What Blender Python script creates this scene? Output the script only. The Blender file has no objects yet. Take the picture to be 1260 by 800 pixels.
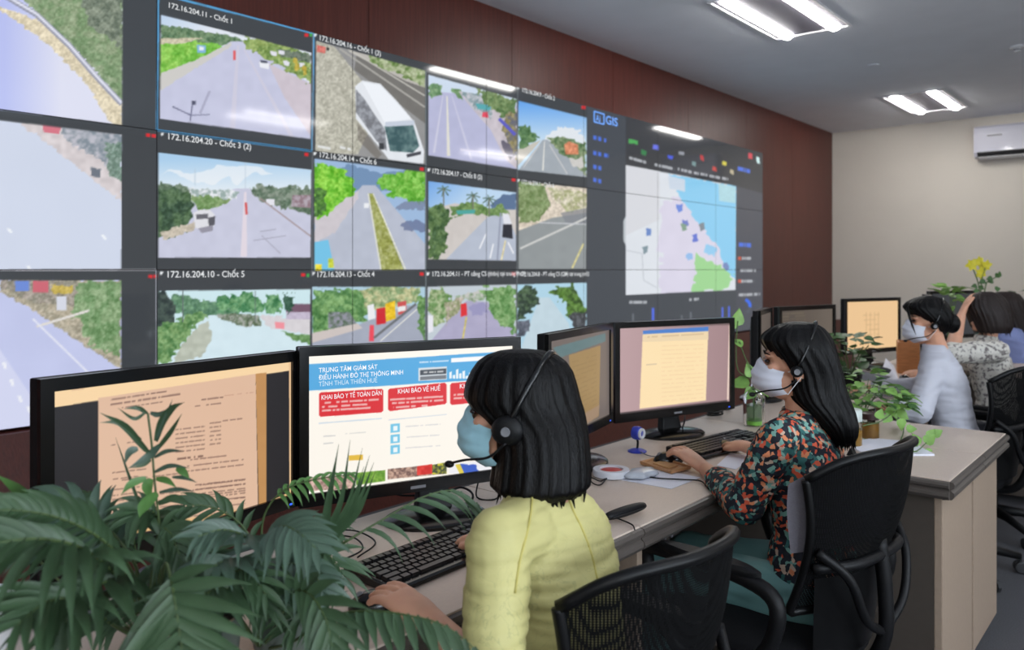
import bpy, bmesh, math, random
import numpy as np
from mathutils import Vector, Matrix, Euler
random.seed(7)
C = bpy.context.scene.collection
PI = math.pi
# ---------------------------------------------------------------- camera
# world: x runs along the video wall, y points at the video wall, z up, floor z=0
EYE = 1.38; F = 1001.0; CX, HY = 630.0, 332.0
CT, ST = 0.7638, 0.6455
cam_d = bpy.data.cameras.new('camera'); cam = bpy.data.objects.new('camera', cam_d); C.objects.link(cam)
cam_d.sensor_width = 36; cam_d.lens = 36*F/1260; cam_d.shift_y = -68/1260
cam.location = (0, 0, EYE)
cam.rotation_euler = (PI/2, 0, math.atan2(ST, CT) - PI/2)
cam_d.clip_start = 0.05
cam_d.dof.use_dof = True; cam_d.dof.focus_distance = 1.95; cam_d.dof.aperture_fstop = 4.2
bpy.context.scene.camera = cam
# ---------------------------------------------------------------- world and exposure
w = bpy.data.worlds.new('world'); bpy.context.scene.world = w; w.use_nodes = True
w.node_tree.nodes['Background'].inputs[0].default_value = (.75, .85, 1, 1)
w.node_tree.nodes['Background'].inputs[1].default_value = 0.6
vs = bpy.context.scene.view_settings
vs.view_transform = 'Standard'; vs.look = 'None'; vs.gamma = 1; vs.use_curve_mapping = False
vs.exposure = 0.0
LAMP = 40.0; LAMP2 = 20.0; FILL = 58.0
CEIL = 3.31; S0, S1, D0, D1 = -3.2, 11.69, -3.6, 3.96
# ---------------------------------------------------------------- helpers
def P(px, py, Y):
    X = (px-CX)/F*Y
    return Vector((X*ST + Y*CT, -X*CT + Y*ST, EYE - (py-HY)/F*Y))
def PZ(px, py, z):
    return P(px, py, F*(EYE-z)/(py-HY))
def proj(p):
    X = p[0]*ST - p[1]*CT; Y = p[0]*CT + p[1]*ST
    return CX + F*X/Y, HY + F*(EYE-p[2])/Y
RIGHT = Vector((ST, -CT, 0)); FWD = Vector((CT, ST, 0)); UP = Vector((0, 0, 1))
def lin(c):
    return tuple((x/12.92 if x <= .04045 else ((x+.055)/1.055)**2.4) for x in [v/255 for v in c[:3]])
def link(o, parent=None):
    C.objects.link(o)
    if parent is not None: o.parent = parent
    return o
def tag(o, label=None, cat=None, group=None, kind=None):
    if label: o['label'] = label
    if cat: o['category'] = cat
    if group: o['group'] = group
    if kind: o['kind'] = kind
    return o
def thing(name, label, cat, loc=(0, 0, 0), rz=0, group=None):
    o = bpy.data.objects.new(name, None); link(o); o.location = loc; o.rotation_euler = (0, 0, rz)
    o.empty_display_size = .05
    return tag(o, label, cat, group)
class MB:
    def __init__(s): s.v = []; s.f = []
    def add(s, vs, fs):
        n = len(s.v); s.v += [tuple(v) for v in vs]; s.f += [tuple(i+n for i in f) for f in fs]; return s
    def box(s, a, b, M=None):
        x0, y0, z0 = a; x1, y1, z1 = b
        vs = [(x0,y0,z0),(x1,y0,z0),(x1,y1,z0),(x0,y1,z0),(x0,y0,z1),(x1,y0,z1),(x1,y1,z1),(x0,y1,z1)]
        if M is not None: vs = [M @ Vector(v) for v in vs]
        return s.add(vs, [(0,3,2,1),(4,5,6,7),(0,1,5,4),(1,2,6,5),(2,3,7,6),(3,0,4,7)])
    def rings(s, rings, cap=True, close=True):
        n = len(rings[0]); vs = [p for r in rings for p in r]; fs = []
        for i in range(len(rings)-1):
            for j in range(n if close else n-1):
                k = (j+1) % n
                fs.append((i*n+j, i*n+k, (i+1)*n+k, (i+1)*n+j))
        if cap:
            fs.append(tuple(range(n))[::-1]); fs.append(tuple((len(rings)-1)*n+j for j in range(n)))
        return s.add(vs, fs)
    def tube(s, pts, r, n=8):
        pts = [Vector(p) for p in pts]; R = r if hasattr(r, '__len__') else [r]*len(pts); rg = []
        t0 = (pts[1]-pts[0]).normalized()
        u = t0.orthogonal().normalized()
        for i, p in enumerate(pts):
            t = (pts[min(i+1, len(pts)-1)] - pts[max(i-1, 0)]).normalized()
            u = (u - t*u.dot(t)).normalized(); v = t.cross(u)
            rg.append([p + (u*math.cos(a)+v*math.sin(a))*R[i] for a in [2*PI*k/n for k in range(n)]])
        return s.rings(rg)
    def lathe(s, prof, c=(0,0,0), n=24, cap=True):
        return s.rings([[(c[0]+r*math.cos(2*PI*k/n), c[1]+r*math.sin(2*PI*k/n), c[2]+z) for k in range(n)] for r, z in prof], cap)
    def grid(s, fn, nu, nv):
        vs = [fn(i/nu, j/nv) for j in range(nv+1) for i in range(nu+1)]
        fs = [(j*(nu+1)+i, j*(nu+1)+i+1, (j+1)*(nu+1)+i+1, (j+1)*(nu+1)+i) for j in range(nv) for i in range(nu)]
        return s.add(vs, fs)
    def mesh(s, name, mat=None, smooth=False, bevel=0):
        me = bpy.data.meshes.new(name); me.from_pydata(s.v, [], s.f)
        bm = bmesh.new(); bm.from_mesh(me); bmesh.ops.recalc_face_normals(bm, faces=bm.faces)
        if bevel:
            es = [e for e in bm.edges if len(e.link_faces) == 2 and e.calc_face_angle(0) > .6]
            bmesh.ops.bevel(bm, geom=es, offset=bevel, segments=2, affect='EDGES', profile=.6, clamp_overlap=True)
        bm.to_mesh(me); bm.free()
        if mat: me.materials.append(mat)
        if smooth:
            me.polygons.foreach_set('use_smooth', [True]*len(me.polygons))
            if smooth == 'auto': me.set_sharp_from_angle(angle=.7)
        return me
    def build(s, name, mat=None, parent=None, smooth=False, bevel=0, label=None):
        o = bpy.data.objects.new(name, s.mesh(name, mat, smooth, bevel)); link(o, parent)
        if label: o['label'] = label
        return o
def spline(pts, n=6):
    pts = [Vector(p) for p in pts]; out = []
    q = [pts[0]*2-pts[1]] + pts + [pts[-1]*2-pts[-2]]
    for i in range(1, len(q)-2):
        for k in range(n):
            t = k/n; a, b, c, d = q[i-1], q[i], q[i+1], q[i+2]
            out.append(.5*((2*b)+(c-a)*t+(2*a-5*b+4*c-d)*t*t+(3*b-a-3*c+d)*t*t*t))
    return out+[pts[-1]]
def struct(name, mb, mat, parent=None, **k):
    o = mb.build(name, mat, parent, **k)
    if parent is None: o['kind'] = 'structure'
    return o
# ---------------------------------------------------------------- materials
def mat(name, col, rough=.5, metal=0, noise=0, nscale=20, stretch=(1,1,1), bump=0, bscale=60, spec=.5, trans=0, coat=0, ior=1.45, emis=None, estr=0, sub=0, alpha=1):
    m = bpy.data.materials.new(name); m.use_nodes = True; nt = m.node_tree; b = nt.nodes['Principled BSDF']
    L = lin(col)
    b.inputs['Base Color'].default_value = (*L, 1); b.inputs['Roughness'].default_value = rough
    b.inputs['Metallic'].default_value = metal; b.inputs['Specular IOR Level'].default_value = spec
    b.inputs['Transmission Weight'].default_value = trans; b.inputs['Coat Weight'].default_value = coat
    b.inputs['IOR'].default_value = ior; b.inputs['Alpha'].default_value = alpha
    if sub: b.inputs['Subsurface Weight'].default_value = sub; b.inputs['Subsurface Scale'].default_value = .01
    if emis: b.inputs['Emission Color'].default_value = (*lin(emis), 1); b.inputs['Emission Strength'].default_value = estr
    if noise or bump:
        tc = nt.nodes.new('ShaderNodeTexCoord'); mp = nt.nodes.new('ShaderNodeMapping'); mp.inputs['Scale'].default_value = stretch
        nt.links.new(tc.outputs['Object'], mp.inputs[0])
    if noise:
        n = nt.nodes.new('ShaderNodeTexNoise'); n.inputs['Scale'].default_value = nscale; n.inputs['Detail'].default_value = 4
        nt.links.new(mp.outputs[0], n.inputs[0])
        r = nt.nodes.new('ShaderNodeValToRGB'); r.color_ramp.elements[0].position = .3; r.color_ramp.elements[1].position = .7
        r.color_ramp.elements[0].color = (*[c*(1-noise) for c in L], 1); r.color_ramp.elements[1].color = (*[min(1, c*(1+noise)) for c in L], 1)
        nt.links.new(n.outputs[0], r.inputs[0]); nt.links.new(r.outputs[0], b.inputs['Base Color'])
    if bump:
        n = nt.nodes.new('ShaderNodeTexNoise'); n.inputs['Scale'].default_value = bscale; nt.links.new(mp.outputs[0], n.inputs[0])
        bp = nt.nodes.new('ShaderNodeBump'); bp.inputs['Strength'].default_value = bump; bp.inputs['Distance'].default_value = .01
        nt.links.new(n.outputs[0], bp.inputs['Height']); nt.links.new(bp.outputs[0], b.inputs['Normal'])
    return m
M = {}
M['ceiling'] = mat('ceiling_paint', (240, 244, 252), .9, noise=.02, nscale=3)
M['wall'] = mat('cream_wall_paint', (226, 219, 208), .85, noise=.02, nscale=2)
M['floor'] = mat('grey_carpet', (86, 86, 90), .95, noise=.25, nscale=220, bump=.3, bscale=400)
M['wood'] = mat('red_brown_laminate', (88, 42, 34), .38, noise=.22, nscale=6, stretch=(14, 14, .5), bump=.08, bscale=9, spec=.4)
M['black'] = mat('matt_black_plastic', (14, 14, 16), .5, spec=.3)
M['gloss_black'] = mat('gloss_black_plastic', (14, 14, 15), .2)
M['satin_black'] = mat('satin_black_plastic', (10, 10, 11), .4, spec=.3)
M['dark_grey'] = mat('dark_grey_plastic', (48, 48, 50), .5)
M['mid_grey'] = mat('grey_plastic', (120, 120, 124), .5)
M['white'] = mat('white_plastic', (225, 226, 230), .35)
M['paper'] = mat('white_paper', (228, 228, 238), .8)
M['desk'] = mat('beige_desk_laminate', (204, 186, 172), .42, noise=.05, nscale=90, stretch=(1, 6, 1))
M['desk_edge'] = mat('taupe_edge_strip', (84, 77, 72), .45)
M['desk_panel'] = mat('taupe_desk_panel', (76, 68, 61), .6, noise=.04, nscale=40)
M['cab'] = mat('beige_cabinet_panel', (164, 144, 126), .5, noise=.05, nscale=60, stretch=(6, 1, 1))
M['chrome'] = mat('chrome', (200, 200, 205), .2, metal=1)
M['lamp'] = mat('lamp_diffuser', (255, 255, 255), .5, emis=(255, 252, 248), estr=LAMP)
M['lamp_aisle'] = mat('lamp_diffuser_aisle', (255, 255, 255), .5, emis=(255, 252, 248), estr=LAMP2)
M['tray'] = mat('lamp_tray_shade', (92, 90, 100), .6)
M['lens_frame'] = mat('lamp_tray_paint', (214, 214, 218), .5)
M['skin'] = mat('skin', (214, 160, 132), .5, noise=.05, nscale=30, sub=.15)
M['glass'] = mat('clear_glass', (235, 245, 240), .03, trans=1, ior=1.3)
M['water'] = mat('water', (200, 215, 205), .02, trans=1, ior=1.2)
# ---------------------------------------------------------------- room
struct('floor', MB().box((S0, D0, -.1), (S1, D1, 0)), M['floor'])
struct('ceiling', MB().box((S0, D0, CEIL), (S1, D1, CEIL+.1)), M['ceiling'])
struct('wall_far', MB().box((S1, D0, 0), (S1+.1, D1+.1, CEIL)), M['wall'])
struct('wall_near', MB().box((S0-.1, D0, 0), (S0, D1+.1, CEIL)), M['wall'])
wb = MB(); wz0, wz1 = .9, 2.6; WX = [(-2.8, -1.0), (-.4, 1.4), (2.0, 3.4)]; xs = [S0]+[v for p_ in WX for v in p_]+[S1]
for i_ in range(0, len(xs), 2): wb.box((xs[i_], D0-.1, 0), (xs[i_+1], D0, CEIL))
for a_, b_ in WX: wb.box((a_, D0-.1, 0), (b_, D0, wz0)); wb.box((a_, D0-.1, wz1), (b_, D0, CEIL))
struct('wall_back', wb, M['wall'])
for i_, (a_, b_) in enumerate(WX):  # unseen windows, added so cool fill light can enter behind the camera
    fr = MB()
    for u0, v0, u1, v1 in ((a_, wz0, b_, wz0+.05), (a_, wz1-.05, b_, wz1), (a_, wz0+.05, a_+.05, wz1-.05), (b_-.05, wz0+.05, b_, wz1-.05), ((a_+b_)/2-.02, wz0+.05, (a_+b_)/2+.02, wz1-.05)): fr.box((u0, D0-.08, v0), (u1, D0-.03, v1))
    wo = struct('window_%d' % (i_+1), fr, M['white'])
    ld = bpy.data.lights.new('window_fill', 'AREA'); ld.shape = 'RECTANGLE'; ld.size = b_-a_-.1; ld.size_y = wz1-wz0-.1; ld.energy = FILL*(b_-a_); ld.color = (.80, .90, 1.0)
    lo = bpy.data.objects.new('window_fill', ld); C.objects.link(lo); lo.location = ((a_+b_)/2, D0-.09, (wz0+wz1)/2); lo.rotation_euler = (PI/2+.55, 0, 0)  # added fill lamp, tilted up to brighten the ceiling
wl = struct('wall_left', MB().box((S0, D1+.02, 0), (S1, D1+.12, CEIL)), mat('dark_backing', (30, 16, 12), .8))
x = 4.686-1.385*6
while x < S1:
    a = max(x+.002, S0); b = min(x+1.383, S1)
    if b > a+.05: MB().box((a, D1, .0), (b, D1+.02, CEIL)).build('wood_panel', M['wood'], wl)
    x += 1.385
struct('baseboard_far', MB().box((S1-.012, D0, 0), (S1, D1, .1)), mat('baseboard', (120, 100, 88), .5))
struct('trim_1', MB().rings([[(xx, D1, 0), (xx, 3.60, 0), (xx, D1-.12, .685), (xx, D1, .685)] for xx in (S0, S1)]), M['wood'])
# ceiling lights
def light_fixture(cx, cy, lab, w=1.24):
    t = thing('ceiling_light', lab, 'ceiling light', (cx, cy, CEIL), group='recessed twin tube ceiling lights')
    mb = MB(); hx, hy = w/2, .31
    for a, b in (((-hx, -hy, -.012), (hx, -hy+.02, 0)), ((-hx, hy-.02, -.012), (hx, hy, 0)), ((-hx, -hy+.02, -.012), (-hx+.02, hy-.02, 0)), ((hx-.02, -hy+.02, -.012), (hx, hy-.02, 0))): mb.box(a, b)
    mb.build('frame', M['lens_frame'], t)
    MB().box((-hx+.02, -hy+.02, -.003), (hx-.02, hy-.02, 0)).build('tray', M['tray'], t)
    for sgn in (-1, 1):
        rg = []
        for xx in (-hx+.035, hx-.035):
            rg.append([(xx, sgn*.19+.046*math.cos(a), -.004-.030*math.sin(a)) for a in [PI*k/8 for k in range(9)]])
        MB().rings(rg, True).build('tube_diffuser', M['lamp'] if cy > 0 else M['lamp_aisle'], t)
    return t
FX = ['ceiling light nearest the camera, cut by the top edge of the picture', 'ceiling light deeper in the room, near the far wall',
      'ceiling light above the first desk, its glow mirrored in the video wall', 'ceiling light over the near end of the room']
light_fixture(6.0, 2.4, FX[0]); light_fixture(10.2, 2.4, FX[1])
for k, (cx, cy) in enumerate([(1.8, -1.2), (6.0, -1.2), (10.2, -1.2), (-2.2, -1.2)]):
    light_fixture(cx, cy, ['ceiling light behind the camera position', 'ceiling light over the aisle behind the first chairs', 'ceiling light over the far end of the aisle', 'ceiling light in the near back corner of the room'][k])
# ---------------------------------------------------------------- painting on screens (vertex colours)
def _h(ix, iy, seed):
    v = np.sin(ix*127.1 + iy*311.7 + seed*74.7)*43758.5453
    return v-np.floor(v)
def vnoise(U, V, sc, seed=0):
    x = U/sc; y = V/sc; ix = np.floor(x); iy = np.floor(y); fx = x-ix; fy = y-iy
    fx = fx*fx*(3-2*fx); fy = fy*fy*(3-2*fy)
    a = _h(ix, iy, seed); b = _h(ix+1, iy, seed); c = _h(ix, iy+1, seed); d = _h(ix+1, iy+1, seed)
    return a+(b-a)*fx+(c-a)*fy+(a-b-c+d)*fx*fy
class Paint:
    def __init__(s, U, V, base):
        s.U, s.V = U, V; s.C = np.tile(np.array(base, float), (len(U), 1)); s.clip = np.ones(len(U), bool)
    def inside(s, pts, wob=0, wsc=4, seed=1):
        xs = [p[0] for p in pts]; ys = [p[1] for p in pts]; g = wob+1
        idx = np.nonzero(s.clip & (s.U > min(xs)-g) & (s.U < max(xs)+g) & (s.V > min(ys)-g) & (s.V < max(ys)+g))[0]
        u = s.U[idx]; v = s.V[idx]
        if wob:
            u = u+(vnoise(u, v, wsc, seed)-.5)*2*wob; v = v+(vnoise(u, v, wsc, seed+5)-.5)*2*wob
        r = np.zeros(len(idx), bool); n = len(pts)
        for i in range(n):
            x0, y0 = pts[i]; x1, y1 = pts[(i+1) % n]
            if y0 == y1: continue
            c = (y0 > v) != (y1 > v)
            r ^= c & (u < (x1-x0)*(v-y0)/(y1-y0)+x0)
        return idx[r]
    def window(s, pts=None):
        s.clip[:] = True
        if pts is not None:
            k = s.inside(pts); s.clip[:] = False; s.clip[k] = True
    def poly(s, pts, c, n=0, sc=5, a=1, wob=0, wsc=4, seed=1, c2=None):
        n = n*.5 if n <= 8 else n
        k = s.inside(pts, wob, wsc, seed); u, v = s.U[k], s.V[k]; col = np.tile(np.array(c, float), (len(k), 1))
        if c2 is not None:
            t = np.clip((vnoise(u, v, sc, seed+2)*.6+vnoise(u, v, sc/2.3, seed+3)*.4-.3)/.4, 0, 1)[:, None]
            col = col*(1-t)+np.array(c2, float)*t
        if n: col += ((vnoise(u, v, sc, seed+9)-.5)*2*n)[:, None]
        s.C[k] = s.C[k]*(1-a)+col*a
    def line(s, p, q, w, c, a=1, w1=None):
        w1 = w if w1 is None else w1
        dx, dy = q[0]-p[0], q[1]-p[1]; L = math.hypot(dx, dy); nx, ny = -dy/L/2, dx/L/2
        s.poly([(p[0]+nx*w, p[1]+ny*w), (q[0]+nx*w1, q[1]+ny*w1), (q[0]-nx*w1, q[1]-ny*w1), (p[0]-nx*w, p[1]-ny*w)], c, a=a)
    def words(s, p, q, h, c, a=.8, seed=0, unit=3.0):
        # a printed line seen from too far away to read
        k = s.inside([(p[0], p[1]-h/2), (q[0], q[1]-h/2), (q[0], q[1]+h/2), (p[0], p[1]+h/2)])
        t = vnoise(s.U[k], s.V[k]*0, unit, seed); k = k[t > .24]
        s.C[k] = s.C[k]*(1-a)+np.array(c, float)*a
    def grad(s, pts, c0, p0, c1, p1):
        k = s.inside(pts); d = np.array([p1[0]-p0[0], p1[1]-p0[1]], float)
        t = np.clip(((s.U[k]-p0[0])*d[0]+(s.V[k]-p0[1])*d[1])/(d@d), 0, 1)[:, None]
        s.C[k] = np.array(c0, float)*(1-t)+np.array(c1, float)*t
def screen_mat(name, gain=1.0, rough=.07, spec=.5):
    m = bpy.data.materials.new(name); m.use_nodes = True; nt = m.node_tree; b = nt.nodes['Principled BSDF']
    b.inputs['Base Color'].default_value = (.01, .01, .012, 1); b.inputs['Roughness'].default_value = rough
    b.inputs['Specular IOR Level'].default_value = spec
    a = nt.nodes.new('ShaderNodeAttribute'); a.attribute_name = 'picture'
    nt.links.new(a.outputs['Color'], b.inputs['Emission Color']); b.inputs['Emission Strength'].default_value = gain
    try: m.cycles.emission_sampling = 'NONE'
    except Exception: pass
    return m
def grid_screen(name, o, ux, uy, w, h, nu, nv, paint, m, parent):
    # one flat picture: a fine grid whose vertex colours are the picture on it
    o, ux, uy = Vector(o), Vector(ux), Vector(uy)
    a, b = np.meshgrid(np.linspace(0, w, nu+1), np.linspace(0, h, nv+1)); a = a.ravel(); b = b.ravel()
    co = np.array(o)[None, :]+a[:, None]*np.array(ux)+b[:, None]*np.array(uy)
    X = co[:, 0]*ST-co[:, 1]*CT; Y = co[:, 0]*CT+co[:, 1]*ST
    U = CX+F*X/Y; V = HY+F*(EYE-co[:, 2])/Y
    c = np.clip(sum(paint(U+dx, V+dy, a, b).C for dx, dy in ((-.4, -.15), (.15, -.4), (.4, .15), (-.15, .4)))/4/255, 0, 1); c = np.where(c <= .04045, c/12.92, ((c+.055)/1.055)**2.4)
    me = bpy.data.meshes.new(name)
    i, j = np.meshgrid(np.arange(nu), np.arange(nv)); k = (j*(nu+1)+i).ravel()
    q = np.stack([k, k+1, k+nu+2, k+nu+1], 1)
    me.vertices.add(len(co)); me.vertices.foreach_set('co', co.ravel().astype(np.float32))
    me.loops.add(q.size); me.loops.foreach_set('vertex_index', q.ravel().astype(np.int32))
    me.polygons.add(len(q)); me.polygons.foreach_set('loop_start', (np.arange(len(q))*4).astype(np.int32))
    me.update(calc_edges=True)
    at = me.color_attributes.new('picture', 'FLOAT_COLOR', 'POINT')
    at.data.foreach_set('color', np.concatenate([c, np.ones((len(c), 1))], 1).ravel().astype(np.float32))
    me.materials.append(m)
    ob = bpy.data.objects.new(name, me); link(ob, parent); return ob
_tm = {}
def text_mat(c):
    if c not in _tm: _tm[c] = mat('lit_lettering', (0, 0, 0), .4, emis=c, estr=1.0)
    return _tm[c]
def lettering(name, body, o, ux, uy, n, px, py, h, c, parent, bold=0, sx=1.0):
    # real letters lying 1 mm in front of the picture plane, starting where the pixel's ray meets the plane
    o, ux, uy, n = Vector(o), Vector(ux).normalized(), Vector(uy).normalized(), Vector(n).normalized()
    d = P(px, py, 1.0)-Vector((0, 0, EYE)); e = Vector((0, 0, EYE))
    pt = e+d*((o-e).dot(n)/d.dot(n))+n*.0012
    cu = bpy.data.curves.new(name, 'FONT'); cu.body = body; cu.size = h*1.35; cu.offset = bold*h
    tmp = bpy.data.objects.new(name, cu); C.objects.link(tmp)
    dg = bpy.context.evaluated_depsgraph_get(); me = bpy.data.meshes.new_from_object(tmp.evaluated_get(dg))
    bpy.data.objects.remove(tmp)
    Mx = Matrix(((ux[0]*sx, uy[0], n[0], pt[0]), (ux[1]*sx, uy[1], n[1], pt[1]), (ux[2]*sx, uy[2], n[2], pt[2]), (0, 0, 0, 1)))
    me.transform(Mx); me.materials.clear(); me.materials.append(text_mat(c))
    ob = bpy.data.objects.new(name, me); link(ob, parent); return ob
# ---------------------------------------------------------------- video wall
VD = 3.893; TW, TH = 1.203, .682; VB = EYE-TH; VS = 1.916-TW
UI = (64, 68, 72)
R_, W_ = (215, 45, 50), (235, 238, 240)
def wall_paint(U, V, a, b):
    p = Paint(U, V, UI)
    # --- A1 curve with guard rail
    p.window([(-200, -60), (151, -60), (150, 154), (0, 135), (-200, 110)])
    p.poly([(-300, -80), (200, -80), (200, 200), (-300, 200)], (212, 216, 240), n=6, sc=40)
    p.grad([(-300, -80), (200, -80), (200, 200), (-300, 200)], (184, 192, 240), (5, 60), (222, 224, 242), (75, 60))
    p.poly([(0, 8), (62, 30), (115, 90), (150, 128), (150, 156), (132, 150), (112, 110), (60, 55), (0, 12)], (222, 210, 182), n=10, sc=6, wob=2)
    p.poly([(5, -60), (151, -60), (151, 128), (118, 88), (62, 30), (30, 0)], (118, 146, 104), c2=(150, 166, 132), sc=7, wob=2)
    p.poly([(80, -60), (151, -60), (151, 60), (110, 30)], (104, 116, 100), c2=(140, 150, 132), sc=6, wob=4)
    for A, B in (((8, -4), (45, 18)), ((45, 18), (85, 56)), ((85, 56), (120, 96)), ((120, 96), (150, 128))):
        p.line(A, B, 7, (150, 152, 170)); p.line((A[0], A[1]-1), (B[0], B[1]-1), 3.2, (222, 224, 238))
    # --- A2
    p.window([(-200, 120), (0, 148), (150, 166), (149, 331), (-200, 333)])
    p.poly([(-200, 100), (200, 100), (200, 340), (-200, 340)], (208, 216, 234), n=3, sc=50)
    p.poly([(20, 148), (150, 166), (150, 246), (120, 226), (75, 190)], (214, 206, 208), n=12, sc=6, wob=3)
    p.poly([(70, 152), (150, 160), (150, 214), (118, 196), (82, 176)], (130, 142, 152), c2=(190, 190, 200), sc=6, wob=4)
    p.poly([(128, 175), (150, 175), (150, 225), (134, 214)], (104, 130, 116), c2=(140, 160, 150), sc=4, wob=3)
    p.poly([(52, 154), (75, 157), (73, 165), (54, 163)], (214, 120, 135)); p.poly([(112, 205), (124, 208), (124, 219), (113, 217)], (110, 118, 130), wob=1)
    for x, y in ((12, 284), (36, 330), (128, 292)): p.poly([(x-4, y-3), (x, y-3), (x+4, y+3), (x, y+3)], (240, 244, 250))
    # --- A3
    p.window([(-200, 345), (149, 345), (149, 510), (-200, 560)])
    p.poly([(-200, 330), (200, 330), (200, 560), (-200, 560)], (196, 202, 236), n=6, sc=30)
    p.poly([(-200, 470), (0, 430), (60, 520), (-200, 560)], (212, 216, 242))
    p.poly([(0, 345), (149, 345), (149, 455), (112, 430), (50, 388), (0, 358)], (166, 160, 142), c2=(190, 180, 160), sc=7, wob=2)
    p.poly([(96, 345), (149, 345), (149, 440), (112, 424), (90, 385)], (110, 146, 98), c2=(146, 172, 130), sc=8, wob=5)
    p.poly([(0, 345), (96, 345), (92, 376), (40, 372), (0, 354)], (140, 138, 124), c2=(170, 160, 150), sc=6, wob=3)
    p.poly([(18, 346), (36, 346), (36, 358), (19, 358)], (110, 140, 214)); p.poly([(40, 346), (60, 346), (60, 360), (41, 360)], (205, 105, 118))
    p.poly([(69, 365), (82, 365), (82, 382), (70, 382)], (215, 218, 230)); p.poly([(62, 350), (92, 352), (90, 362), (66, 362)], (200, 178, 90), wob=2)
    p.line((45, 402), (110, 382), 3, (224, 220, 215)); p.line((40, 392), (112, 462), 2.2, (230, 232, 245))
    for x, y in ((5, 450), (14, 471), (24, 491), (35, 504), (45, 522)): p.poly([(x-3, y-4), (x+2, y-4), (x+4, y+4), (x, y+4)], (238, 240, 248))
    # --- B1
    p.window()
    for A, B in (((194, -8), (386, 41)), ((386, 41), (384, 186)), ((384, 186), (193, 160)), ((193, 160), (195, -8))): p.line(A, B, 2, (90, 170, 225))
    p.window([(198, 18), (383, 65), (382, 171), (197, 146)])
    p.grad([(190, 0), (400, 0), (400, 200), (190, 200)], (192, 212, 236), (200, 20), (226, 232, 242), (230, 60))
    p.poly([(198, 31), (240, 36), (290, 46), (305, 53), (262, 56), (198, 52)], (84, 116, 84), c2=(120, 146, 110), sc=4, wob=2)
    p.poly([(190, 49), (264, 52), (276, 58), (240, 80), (190, 105)], (112, 184, 62), c2=(150, 205, 90), sc=8, wob=2)
    p.poly([(190, 47), (250, 47), (222, 54), (190, 54)], (204, 196, 170), wob=1)
    p.poly([(284, 51), (300, 51), (330, 70), (384, 104), (384, 180), (190, 180), (190, 108), (240, 78)], (198, 200, 224), n=7, sc=9)
    p.poly([(198, 90), (250, 70), (284, 52), (286, 56), (215, 100), (197, 112)], (206, 204, 200), wob=1)
    p.poly([(330, 78), (384, 104), (384, 170), (350, 120)], (206, 196, 206), n=8, sc=6)
    p.line((293, 56), (286, 160), 3, (206, 204, 222), w1=7); p.line((300, 60), (360, 170), 2, (206, 204, 222), w1=5)
    p.poly([(300, 48), (320, 44), (352, 54), (384, 66), (384, 102), (352, 88), (326, 72), (304, 58)], (112, 142, 74), c2=(156, 176, 104), sc=5, wob=4)
    p.poly([(340, 58), (384, 66), (384, 78), (346, 70)], (84, 104, 84), c2=(120, 130, 116), sc=4, wob=3)
    for x, y in ((336, 66), (352, 78), (346, 64), (371, 80)): p.poly([(x-3, y-3), (x+4, y-2), (x+4, y+3), (x-3, y+2)], (226, 226, 236), wob=1)
    for x, y in ((364, 80), (374, 88)): p.poly([(x-2, y-8), (x+3, y-7), (x+3, y+6), (x-2, y+6)], (190, 170, 70), wob=2)
    p.poly([(242, 55), (253, 56), (253, 65), (243, 65)], (130, 180, 220)); p.poly([(245, 57), (251, 58), (251, 62), (245, 62)], (235, 240, 245))
    p.poly([(287, 62), (290, 62), (290, 74), (287, 74)], (224, 90, 90)); p.poly([(319, 76), (331, 78), (331, 85), (320, 83)], (236, 238, 244)); p.poly([(320, 74), (329, 75), (329, 78), (321, 77)], (80, 84, 100))
    p.line((212, 131), (235, 142), 1.4, (90, 92, 120)); p.line((237, 126), (234, 149), 1.4, (100, 102, 130)); p.line((235, 142), (258, 141), 1.2, (120, 122, 148)); p.poly([(236, 124), (241, 124), (241, 129), (236, 129)], (80, 82, 104))
    p.line((258, 112), (246, 140), 3, (160, 160, 184), a=.7)
    # --- B2
    p.window([(195, 188), (383, 209), (382, 317), (195, 317)])
    p.grad([(190, 180), (390, 180), (390, 260), (190, 260)], (170, 206, 236), (300, 195), (226, 236, 244), (300, 235))
    p.poly([(200, 215), (300, 205), (340, 215), (260, 226)], (238, 242, 246), wob=8, wsc=14, a=.7)
    p.poly([(190, 300), (200, 262), (290, 232), (306, 232), (384, 262), (384, 320), (190, 320)], (200, 202, 222), n=7, sc=9)
    p.poly([(220, 231), (295, 235), (292, 245), (240, 250), (220, 245)], (150, 170, 166), c2=(236, 238, 244), sc=3, wob=2)
    p.poly([(195, 225), (232, 229), (232, 250), (195, 250)], (88, 110, 88), c2=(120, 138, 118), sc=4, wob=3)
    p.poly([(235, 243), (262, 241), (284, 246), (268, 256), (244, 260)], (104, 140, 82), c2=(134, 160, 110), sc=4, wob=3)
    p.poly([(190, 232), (215, 230), (233, 244), (236, 270), (226, 287), (190, 294)], (52, 78, 58), c2=(88, 116, 82), sc=7, wob=6, wsc=7)
    p.poly([(196, 286), (240, 272), (246, 280), (200, 296)], (196, 186, 170), wob=2)
    p.poly([(304, 232), (322, 228), (384, 232), (384, 262), (346, 256), (320, 246)], (92, 114, 94), c2=(140, 152, 138), sc=5, wob=4)
    p.poly([(360, 240), (384, 240), (384, 256), (358, 254)], (140, 116, 124), c2=(180, 170, 180), sc=4)
    p.poly([(327, 245), (338, 245), (338, 253), (328, 252)], (228, 228, 236))
    p.line((302, 236), (300, 316), 3, (226, 216, 226), w1=8); p.line((320, 244), (384, 292), 1.5, (160, 140, 140))
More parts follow.
